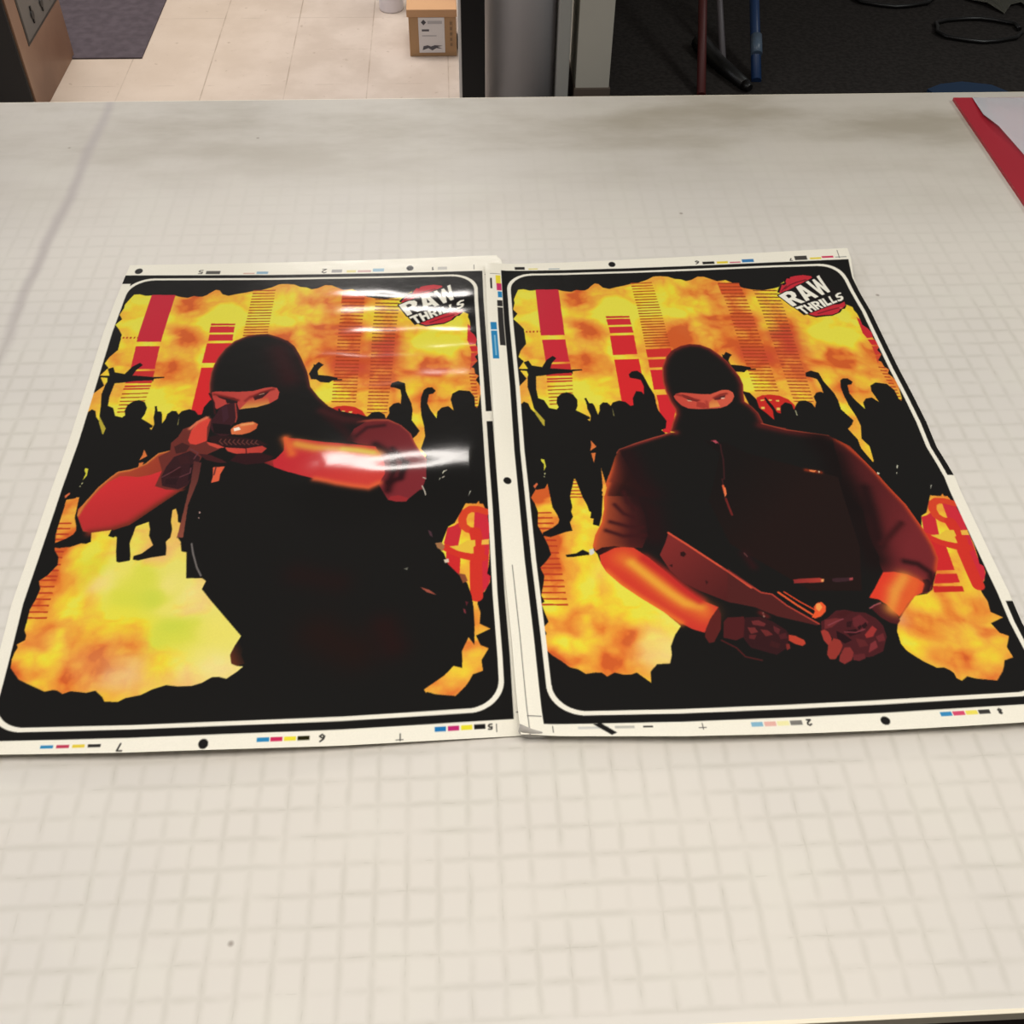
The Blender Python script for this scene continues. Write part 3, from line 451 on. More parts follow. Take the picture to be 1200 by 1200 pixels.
OPS_SHARED = """
x|||86 165 115 162 148 176 177 173 210 184 256 171 301 176 317 184 340 191 367 196 397 180 419 187 442 186 460 174 479 150 500 128 521 133 541 167 574 180 610 167 657 154 692 142 739 132 787 110 824 83 859 81 905 88 938 110 972 116 999 133 1029 125 1066 98 1101 101 1134 123 1167 145 1214 138 1241 160 1264 194 1300 216 1338 230 1395 238 1455 227 1486 216 1504 189 1525 171 1590 137 1711 184 1780 285 1791 360 1818 381 1815 408 1823 436 1825 482 1823 526 1842 554 1853 590 1846 633 1857 668 1868 686 1838 727 1849 761 1818 809 1831 818 1834 859 1850 877 1835 908 1847 933 1857 966 1854 1005 1839 1093 1790 1207 1590 1560 1497 1472 1223 1383 837 1359 85 1398 43 1199 41 1147 3 1109 15 1064 2 1033 4 980 41 942 84 880 50 806 79 750 55 716 69 667 99 616 98 548 96 495 72 450 47 414 71 370 50 333 61 278 58 250 71 207
x|||1759 1730 1782 1734 1805 1735 1818 1711 1817 1734 1833 1735 1850 1793 1854 1861 1851 1946 1851 2006 1844 2075 1836 2120 1849 2133 1845 2166 1824 2209 1795 2240 1792 2273 1801 2316 1795 2369 1835 2397 1778 2425 1793 2472 1823 2489 1793 2542 1797 2591 1759 2604 1745 2632 1730 2655 1693 2695 1647 2687 1617 2681 1590 2669 1562 2688 1547 2675 1547 2652 1537 2637 1518 2623 1493 2624 1474 2608 1455 2593 1425 2561 1405 2535 1395 2505 1400 2445 1386 2351 1487 2142 1655 1945 1684 1850 1711 1833
f|c6283a||179 168 301 171 298 556 178 553
f|cc2a38||181 588 298 590 299 739 303 764 186 764
f|c8302f||185 779 304 778 303 869 180 866
f|c43a2c||181 882 303 882 303 893 181 895
f|c43a2c||179 901 301 901 301 912 179 914
f|a63c1c||179 939 299 937 299 943 178 947
f|a63c1c||179 965 297 964 296 970 178 973
f|a63c1c||179 992 294 990 294 996 178 999
f|a63c1c||179 1016 292 1014 291 1021 179 1024
f|a63c1c||179 1041 290 1039 289 1045 179 1048
f|a63c1c||180 1065 288 1063 287 1069 179 1073
f|b4461e||105 513 113 513 113 527 104 527
f|b4461e||122 513 131 514 130 528 121 527
f|b4461e||140 514 149 514 148 528 139 528
f|b4461e||159 514 167 514 166 528 158 528
f|b4461e||176 515 185 515 183 529 175 529
f|c4302e||522 412 643 415 644 428 523 429
f|d02e34||523 436 643 438 645 487 524 486
f|d02e34||527 502 645 501 646 552 527 551
f|d42a30||524 571 645 572 641 721 520 724
f|d8282c||522 758 643 758 636 1101 516 1095
f|b8501f||695 133 811 132 811 140 696 143
f|b8501f||697 157 812 158 812 165 697 168
f|b8501f||696 182 813 181 814 188 696 190
f|b8501f||697 206 814 205 814 213 697 215
f|a4431c||697 230 814 230 814 238 697 240
f|a4431c||697 254 815 255 815 262 697 262
f|a4431c||697 277 815 277 815 284 697 286
f|a4431c||697 301 815 301 815 309 697 310
f|a4431c||696 324 814 325 814 333 696 334
f|a4431c||696 348 815 347 815 355 696 356
f|a4431c||696 371 815 371 815 378 696 380
f|a4431c||695 394 814 395 814 402 694 403
f|a4431c||695 417 815 416 815 424 694 425
f|a4431c||695 440 814 440 814 447 694 448
f|a4431c||693 462 814 463 813 470 693 471
f|a4431c||693 485 814 484 814 491 693 494
f|a4431c||693 507 814 507 814 514 693 516
f|a4431c||692 529 813 530 813 537 692 538
f|a4431c||692 552 813 553 813 560 692 561
f|a4431c||692 574 814 574 814 580 692 582
f|a4431c||691 595 813 596 813 603 691 604
f|a4431c||691 617 813 618 813 625 691 626
f|a4431c||691 639 814 639 814 646 691 647
f|a4431c||690 660 813 661 813 668 690 669
f|d0302c||688 687 814 685 809 751 686 750
f|d0302c||687 767 803 767 798 829 685 829
f|d42830||686 845 789 848 760 989 680 990
f|d42830||687 1028 738 1028 760 1138 725 1253 696 1259 684 1222
f|d42830||670 1236 722 1253 711 1288 682 1287
f|d85a2a||1164 164 1279 172 1282 249 1164 263
w|d85a34|0.55|1204 517 1248 520
w|cc4a30|0.8|1189 756 1265 778
f|a03c1c||1167 160 1283 167 1282 176 1167 168
f|a03c1c||1168 191 1283 197 1282 205 1167 198
f|a03c1c||1168 219 1284 226 1284 235 1168 229
f|a03c1c||1169 250 1284 256 1284 264 1169 257
f|a03c1c||1170 278 1285 284 1284 294 1169 287
f|a03c1c||1169 308 1285 314 1283 324 1169 315
f|a03c1c||1168 337 1283 344 1282 351 1168 345
f|a03c1c||1168 365 1283 372 1282 381 1167 374
f|a03c1c||1167 394 1282 401 1281 408 1166 401
f|a03c1c||1166 421 1281 428 1280 437 1165 430
f|a03c1c||1165 450 1280 457 1279 466 1165 457
f|a03c1c||1164 479 1279 485 1279 492 1164 486
f|a03c1c||1164 505 1279 512 1278 521 1164 514
f|a03c1c||1164 533 1279 540 1278 547 1163 540
f|a03c1c||1164 560 1278 566 1277 575 1163 568
f|a03c1c||1163 587 1277 594 1276 603 1163 594
f|a03c1c||1163 615 1277 622 1277 628 1162 622
f|a03c1c||1163 641 1277 647 1276 656 1162 649
f|a03c1c||1162 668 1277 675 1277 681 1162 675
f|a03c1c||1162 693 1277 700 1276 708 1161 702
f|a03c1c||1162 720 1276 727 1275 735 1161 727
f|a03c1c||1161 747 1276 753 1275 760 1161 754
f|a03c1c||1161 772 1275 778 1275 786 1160 780
f|a03c1c||1161 798 1275 805 1274 811 1160 805
f|a03c1c||1160 823 1275 829 1274 837 1160 831
f|a03c1c||1160 849 1274 855 1273 863 1160 855
f|a03c1c||1160 874 1274 881 1274 887 1159 881
f|a03c1c||1159 898 1274 905 1273 913 1159 906
f|a03c1c||1159 924 1273 930 1272 937 1158 930
f|a03c1c||1158 948 1273 954 1272 962 1158 955
f|a03c1c||1158 973 1272 979 1271 987 1157 979
f|a03c1c||1157 998 1271 1004 1270 1010 1157 1004
f|a03c1c||1157 1021 1271 1027 1270 1035 1156 1029
w|c8462f|0.75|1369 616 1416 602 1408 721
f|7e3a20||1340 234 1466 243 1465 251 1339 241
f|7e3a20||1341 264 1465 273 1464 281 1340 272
f|7e3a20||1341 292 1464 301 1463 309 1339 302
f|7e3a20||1340 322 1462 331 1461 339 1339 330
f|7e3a20||1339 350 1460 359 1459 366 1338 359
f|7e3a20||1338 379 1458 388 1457 395 1337 387
f|7e3a20||1336 408 1456 417 1455 424 1336 416
f|7e3a20||1336 436 1454 444 1453 451 1335 445
f|7e3a20||1335 464 1452 473 1451 480 1334 471
f|7e3a20||1335 491 1450 500 1450 507 1334 500
f|7e3a20||1335 519 1449 528 1448 535 1333 526
f|7e3a20||1334 548 1447 556 1446 563 1333 555
f|7e3a20||1334 574 1446 582 1445 589 1333 582
f|7e3a20||1333 602 1446 610 1445 617 1332 608
f|a03c22||1333 627 1444 636 1444 642 1332 636
f|a03c22||1332 655 1443 663 1442 670 1332 662
f|a03c22||1332 682 1441 690 1441 697 1332 689
f|a03c22||1331 707 1440 715 1440 722 1330 716
f|a03c22||1331 734 1439 742 1438 749 1331 741
f|a03c22||1331 759 1438 767 1437 774 1330 767
f|a03c22||1331 786 1436 793 1436 800 1330 792
f|a03c22||1331 812 1435 820 1434 826 1330 818
f|a03c22||1330 836 1434 844 1433 850 1329 844
f|a03c22||1330 862 1432 870 1432 876 1329 869
f|a03c22||1329 887 1431 894 1431 900 1328 894
f|a03c22||1329 912 1430 919 1429 926 1329 918
f|a03c22||1328 938 1428 945 1427 951 1327 944
f|a03c22||1328 961 1427 968 1426 975 1327 969
f|a03c22||1326 986 1425 993 1424 1000 1326 993
f|a03c22||1326 1010 1423 1017 1423 1023 1325 1017
f|a03c22||1325 1034 1422 1041 1421 1048 1326 1041
f|a03c22||1325 1059 1420 1066 1419 1072 1324 1065
f|a03c22||1325 1082 1419 1089 1418 1095 1324 1090
f|a03c22||1323 1106 1417 1113 1416 1119 1323 1112
y|cc2a34||1812 463 1825 482 1823 526 1842 554 1856 590 1849 626 1815 634 1805 595
y|cc2a30||1814 646 1848 644 1864 683 1823 687
y|cc3a30||1820 697 1855 699 1838 727 1851 756 1818 767
y|d04a30||1815 777 1849 766 1820 809 1810 833
y|b04020||1805 857 1836 859 1835 867 1803 865
y|b04020||1806 882 1837 884 1835 892 1805 890
y|b04020||1808 906 1838 908 1836 916 1807 914
y|b04020||1810 930 1838 932 1836 940 1808 938
y|b04020||1811 954 1838 956 1837 964 1810 962
y|b04020||1813 978 1838 980 1837 988 1811 986
y|b04020||1814 1002 1839 1004 1837 1012 1812 1010
y|b04020||1815 1026 1839 1027 1837 1035 1814 1033
y|b04020||1816 1049 1839 1051 1837 1058 1815 1057
y|b04020||1818 1073 1839 1074 1837 1082 1816 1080
y|b04020||1819 1096 1839 1097 1838 1105 1817 1103
f|c82a22||1154 1075 1187 1058 1228 1057 1267 1067 1301 1094 1321 1136 1303 1246 1126 1234
f|e8c860||1169 1091 1190 1089 1183 1098 1169 1100
f|e8c860||1208 1090 1224 1092 1220 1100 1208 1100
f|e8c860||1241 1096 1257 1097 1254 1109 1239 1105
f|e8c860||1161 1140 1178 1140 1174 1156 1158 1155
f|e8c860||1232 1149 1248 1151 1244 1168 1228 1167
f|e8c860||1179 1205 1197 1221 1178 1217
y|b83c22||55 1754 133 1756 133 1764 54 1762
y|b83c22||54 1783 134 1785 134 1794 53 1792
y|b83c22||53 1814 135 1816 136 1825 52 1823
y|b83c22||52 1843 136 1845 136 1854 51 1852
y|b83c22||50 1909 138 1911 138 1920 49 1917
y|b83c22||48 1941 140 1943 140 1951 48 1949
y|b83c22||47 1977 142 1980 142 1988 47 1985
y|b83c22||47 2008 142 2011 142 2019 46 2016
y|b83c22||45 2038 144 2041 144 2049 45 2046
y|b83c22||44 2058 144 2061 144 2069 44 2066
y|b83c22||43 2091 145 2094 145 2102 42 2099
y|b83c22||42 2123 146 2126 146 2134 41 2131
y|b83c22||40 2154 146 2157 146 2165 40 2162
y|b83c22||38 2186 147 2189 147 2196 38 2194
y|b83c22||37 2217 148 2220 148 2228 36 2225
y|b83c22||36 2246 149 2249 149 2257 35 2254
f|b8502c||239 1568 254 1568 254 1576 237 1576
f|b8502c||233 1589 258 1589 258 1597 231 1596
f|b8502c||227 1609 262 1610 262 1618 225 1617
f|b8502c||222 1630 266 1631 266 1639 219 1638
f|b8502c||216 1650 270 1652 270 1660 213 1658
f|b8502c||210 1668 275 1670 275 1678 208 1676
y|cf2c3c||1796 1772 1835 1773 1850 1786 1854 1806 1857 1884 1850 1963 1846 2034 1840 2099 1850 2137 1838 2184 1806 2231 1780 2246 1785 2037 1789 1887
y|cb2c36||1682 1857 1708 1848 1736 1828 1738 1876 1724 1958 1684 1961 1665 1943
y|d02a2c||1675 1987 1732 2026 1724 2151 1647 2152 1666 2111 1673 2064
y|d02a2c||1645 2169 1726 2170 1723 2217 1617 2219 1634 2183
y|c82a24||1607 2232 1726 2235 1724 2263 1603 2263
s|d84428|0.34|1849 1780 1810 1765 1777 1763 1754 1780 1743 1813 1746 1851 1766 1874 1795 1887
s|d43428|0.5|1795 1887 1808 1989 1793 2058 1791 2181 1791 2234
s|d43428|0.36|1674 1966 1708 1993 1744 2014 1787 2030 1824 2032
y|eeb84a||1821 1935 1853 1932 1853 1961 1818 1962
y|e8c040||1687 1961 1726 1958 1759 1934 1794 1934 1794 1965 1785 1973 1786 2007 1750 1999 1721 1987
f|161514||52 807 96 809 78 758 102 746 116 784 165 798 192 744 224 715 239 734 214 770 203 810 231 813 307 824 356 824 356 831 309 837 307 859 303 847 222 851 159 862 130 865 124 959 129 1024 156 1040 175 1094 209 1107 220 1092 213 1061 218 1023 240 996 266 988 295 1004 311 1044 308 1086 298 1116 336 1147 358 1166 355 1180 345 1180 356 1195 363 1157 352 1110 351 1065 345 1034 354 1032 364 1070 380 1071 387 1089 397 1152 409 1120 410 1090 429 1067 449 1069 463 1093 474 1070 506 1057 535 1069 553 1097 569 1095 572 1045 595 995 620 1001 628 1022 636 963 628 915 608 907 579 897 577 873 596 850 622 847 644 876 661 964 677 1027 676 1088 678 1133 706 1209 694 1259 673 1268 692 1297 658 1321 797 1371 753 1599 380 1607 372 1501 361 1645 340 1783 322 1844 297 1834 304 1801 290 1797 298 1764 290 1757 285 1720 271 1675 252 1564 245 1564 218 1667 222 1731 214 1755 219 1786 203 1817 209 1865 180 1871 116 1897 86 1889 85 1872 129 1845 154 1822 160 1801 154 1772 138 1728 136 1691 129 1587 115 1616 81 1623 66 1612 58 1618 21 1558 28 1397 42 1213 45 1068 61 1047 80 1060 90 1099 129 1157 146 1219 140 1213 105 1096 96 1020 84 943 89 872 94 851 88 824 49 818
f|b8a838||105 1096 149 1179 146 1219 140 1213 109 1134
f|d4d040||114 1432 129 1438 133 1481 121 1510 125 1467 114 1445
f|d8d8a0||122 1521 127 1521 125 1532 121 1532
f|d8d8a0||116 1542 122 1540 121 1550
f|d8743a||346 1321 369 1364 338 1391 346 1356
f|d8743a||341 1405 362 1403 345 1469
f|8a8550||468 1105 472 1167 467 1161
f|d86a40||67 1599 84 1580 88 1589 73 1615
f|161514||1097 1025 1130 1039 1151 1087 1151 1147 1177 1186 1202 1232 1210 1166 1194 1112 1191 1077 1196 1074 1219 1137 1227 1182 1242 1190 1254 1139 1281 1114 1308 1128 1310 1170 1326 1137 1349 1108 1380 1106 1405 1127 1412 1158 1427 1121 1425 1083 1446 1054 1469 1048 1479 1058 1482 1002 1477 958 1456 945 1428 935 1435 907 1465 893 1498 912 1503 972 1529 1060 1534 1106 1530 1174 1566 1250 1551 1281 1527 1308 1555 1379 1555 1441 1574 1527 1580 1519 1597 1424 1573 1373 1591 1288 1586 1215 1575 1147 1571 1071 1574 1017 1587 966 1603 951 1626 949 1643 974 1631 994 1611 999 1602 1061 1617 1112 1644 1170 1648 1125 1669 1096 1700 1088 1724 1120 1712 1042 1721 1000 1753 977 1803 986 1824 1030 1824 1096 1834 1112 1793 1493 1878 1634 1862 1762 1825 1708 1805 1735 1759 1732 1711 1833 1683 1852 1651 1957 1543 1663 1411 1493 1413 1411 1127 1277
s|a0a080|0.05|1315 1173 1315 1206
f|e0e0c8||1674 1543 1677 1550 1666 1568 1666 1559
f|e0e0c8||1653 1592 1659 1589 1650 1605
f|e0d8b8||1570 1588 1579 1594 1572 1605 1566 1599
f|c0c0b0||1780 1669 1786 1667 1771 1698
f|161514||1057 746 1075 764 1079 797 1088 855 1120 854 1149 864 1202 866 1198 874 1152 874 1138 889 1098 883 1058 845
f|161514||1039 820 1058 764 1081 731 1106 754 1091 773 1067 826 1133 838 1176 853 1177 866 1114 864 1053 860
s|120f0f|0.2|1475 259 1508 201 1534 185 1548 145 1589 124 1640 119 1683 130 1687 152
f|c62c38||1473 264 1487 240 1507 197 1517 204 1533 189 1534 169 1549 142 1564 146 1571 130 1602 120 1641 115 1684 125 1688 149 1716 190 1632 365 1559 320
s|6e1c24|0.07|1511 236 1551 199 1593 176 1648 154
s|6e1c24|0.05|1489 255 1513 226 1530 207
f|120f0f||1548 359 1794 317 1789 371 1772 397 1759 399 1737 429 1692 457 1651 464 1602 475 1568 458
f|c62c38||1571 448 1623 394 1692 369 1756 359 1792 335 1786 366 1764 392 1745 403 1728 429 1691 449 1641 455 1602 464
s|6e1c24|0.07|1621 442 1692 409 1747 388
f|d86a58||1744 388 1764 384 1753 398
f|181414||1456 293 1737 104 1772 240 1805 313 1545 460 1510 396
s|181414|0.13|1461 290 1512 258 1541 253 1556 268 1556 294 1545 311 1586 344 1559 359 1523 332 1517 335 1533 373 1507 387 1461 290
s|181414|0.13|1576 217 1606 197 1671 298 1647 312 1634 292 1612 304 1614 328 1590 341 1576 217
s|181414|0.13|1640 175 1658 164 1687 233 1680 157 1694 148 1724 211 1711 128 1728 116 1747 255 1730 264 1703 209 1710 276 1692 286 1640 175
f|f4f1e2||1461 290 1512 258 1541 253 1556 268 1556 294 1545 311 1586 344 1559 359 1523 332 1517 335 1533 373 1507 387
f|181414||1499 293 1515 282 1528 288 1525 305 1508 316
f|f4f1e2||1576 217 1606 197 1671 298 1647 312 1634 292 1612 304 1614 328 1590 341
f|181414||1604 241 1623 272 1610 279
f|f4f1e2||1640 175 1658 164 1687 233 1680 157 1694 148 1724 211 1711 128 1728 116 1747 255 1730 264 1703 209 1710 276 1692 286
s|181414|0.1|1514 396 1557 374 1564 390 1550 396 1572 441 1560 448 1536 403 1522 410 1514 396
s|181414|0.1|1560 374 1575 366 1583 388 1598 381 1589 359 1604 352 1624 413 1612 419 1603 396 1590 403 1599 426 1587 433 1560 374
s|181414|0.1|1607 350 1634 338 1649 338 1655 347 1654 361 1648 369 1666 390 1653 397 1637 379 1633 381 1640 404 1627 411 1607 350
s|181414|0.1|1656 326 1674 319 1685 380 1670 387 1656 326
s|181414|0.1|1678 316 1692 310 1698 356 1719 345 1720 361 1688 378 1678 316
s|181414|0.1|1719 297 1732 290 1734 337 1755 325 1755 341 1723 359 1719 297
s|181414|0.1|1799 269 1799 259 1780 264 1762 282 1759 296 1763 306 1783 302 1783 309 1772 318 1759 321 1759 337 1775 333 1793 316 1799 298 1795 287 1776 291 1776 284 1784 276 1799 269
f|f4f1e2||1514 396 1557 374 1564 390 1550 396 1572 441 1560 448 1536 403 1522 410
f|f4f1e2||1560 374 1575 366 1583 388 1598 381 1589 359 1604 352 1624 413 1612 419 1603 396 1590 403 1599 426 1587 433
f|f4f1e2||1607 350 1634 338 1649 338 1655 347 1654 361 1648 369 1666 390 1653 397 1637 379 1633 381 1640 404 1627 411
f|181414||1625 356 1635 351 1640 356 1638 365 1629 369
f|f4f1e2||1656 326 1674 319 1685 380 1670 387
f|f4f1e2||1678 316 1692 310 1698 356 1719 345 1720 361 1688 378
f|f4f1e2||1719 297 1732 290 1734 337 1755 325 1755 341 1723 359
f|f4f1e2||1799 269 1799 259 1780 264 1762 282 1759 296 1763 306 1783 302 1783 309 1772 318 1759 321 1759 337 1775 333 1793 316 1799 298 1795 287 1776 291 1776 284 1784 276
"""
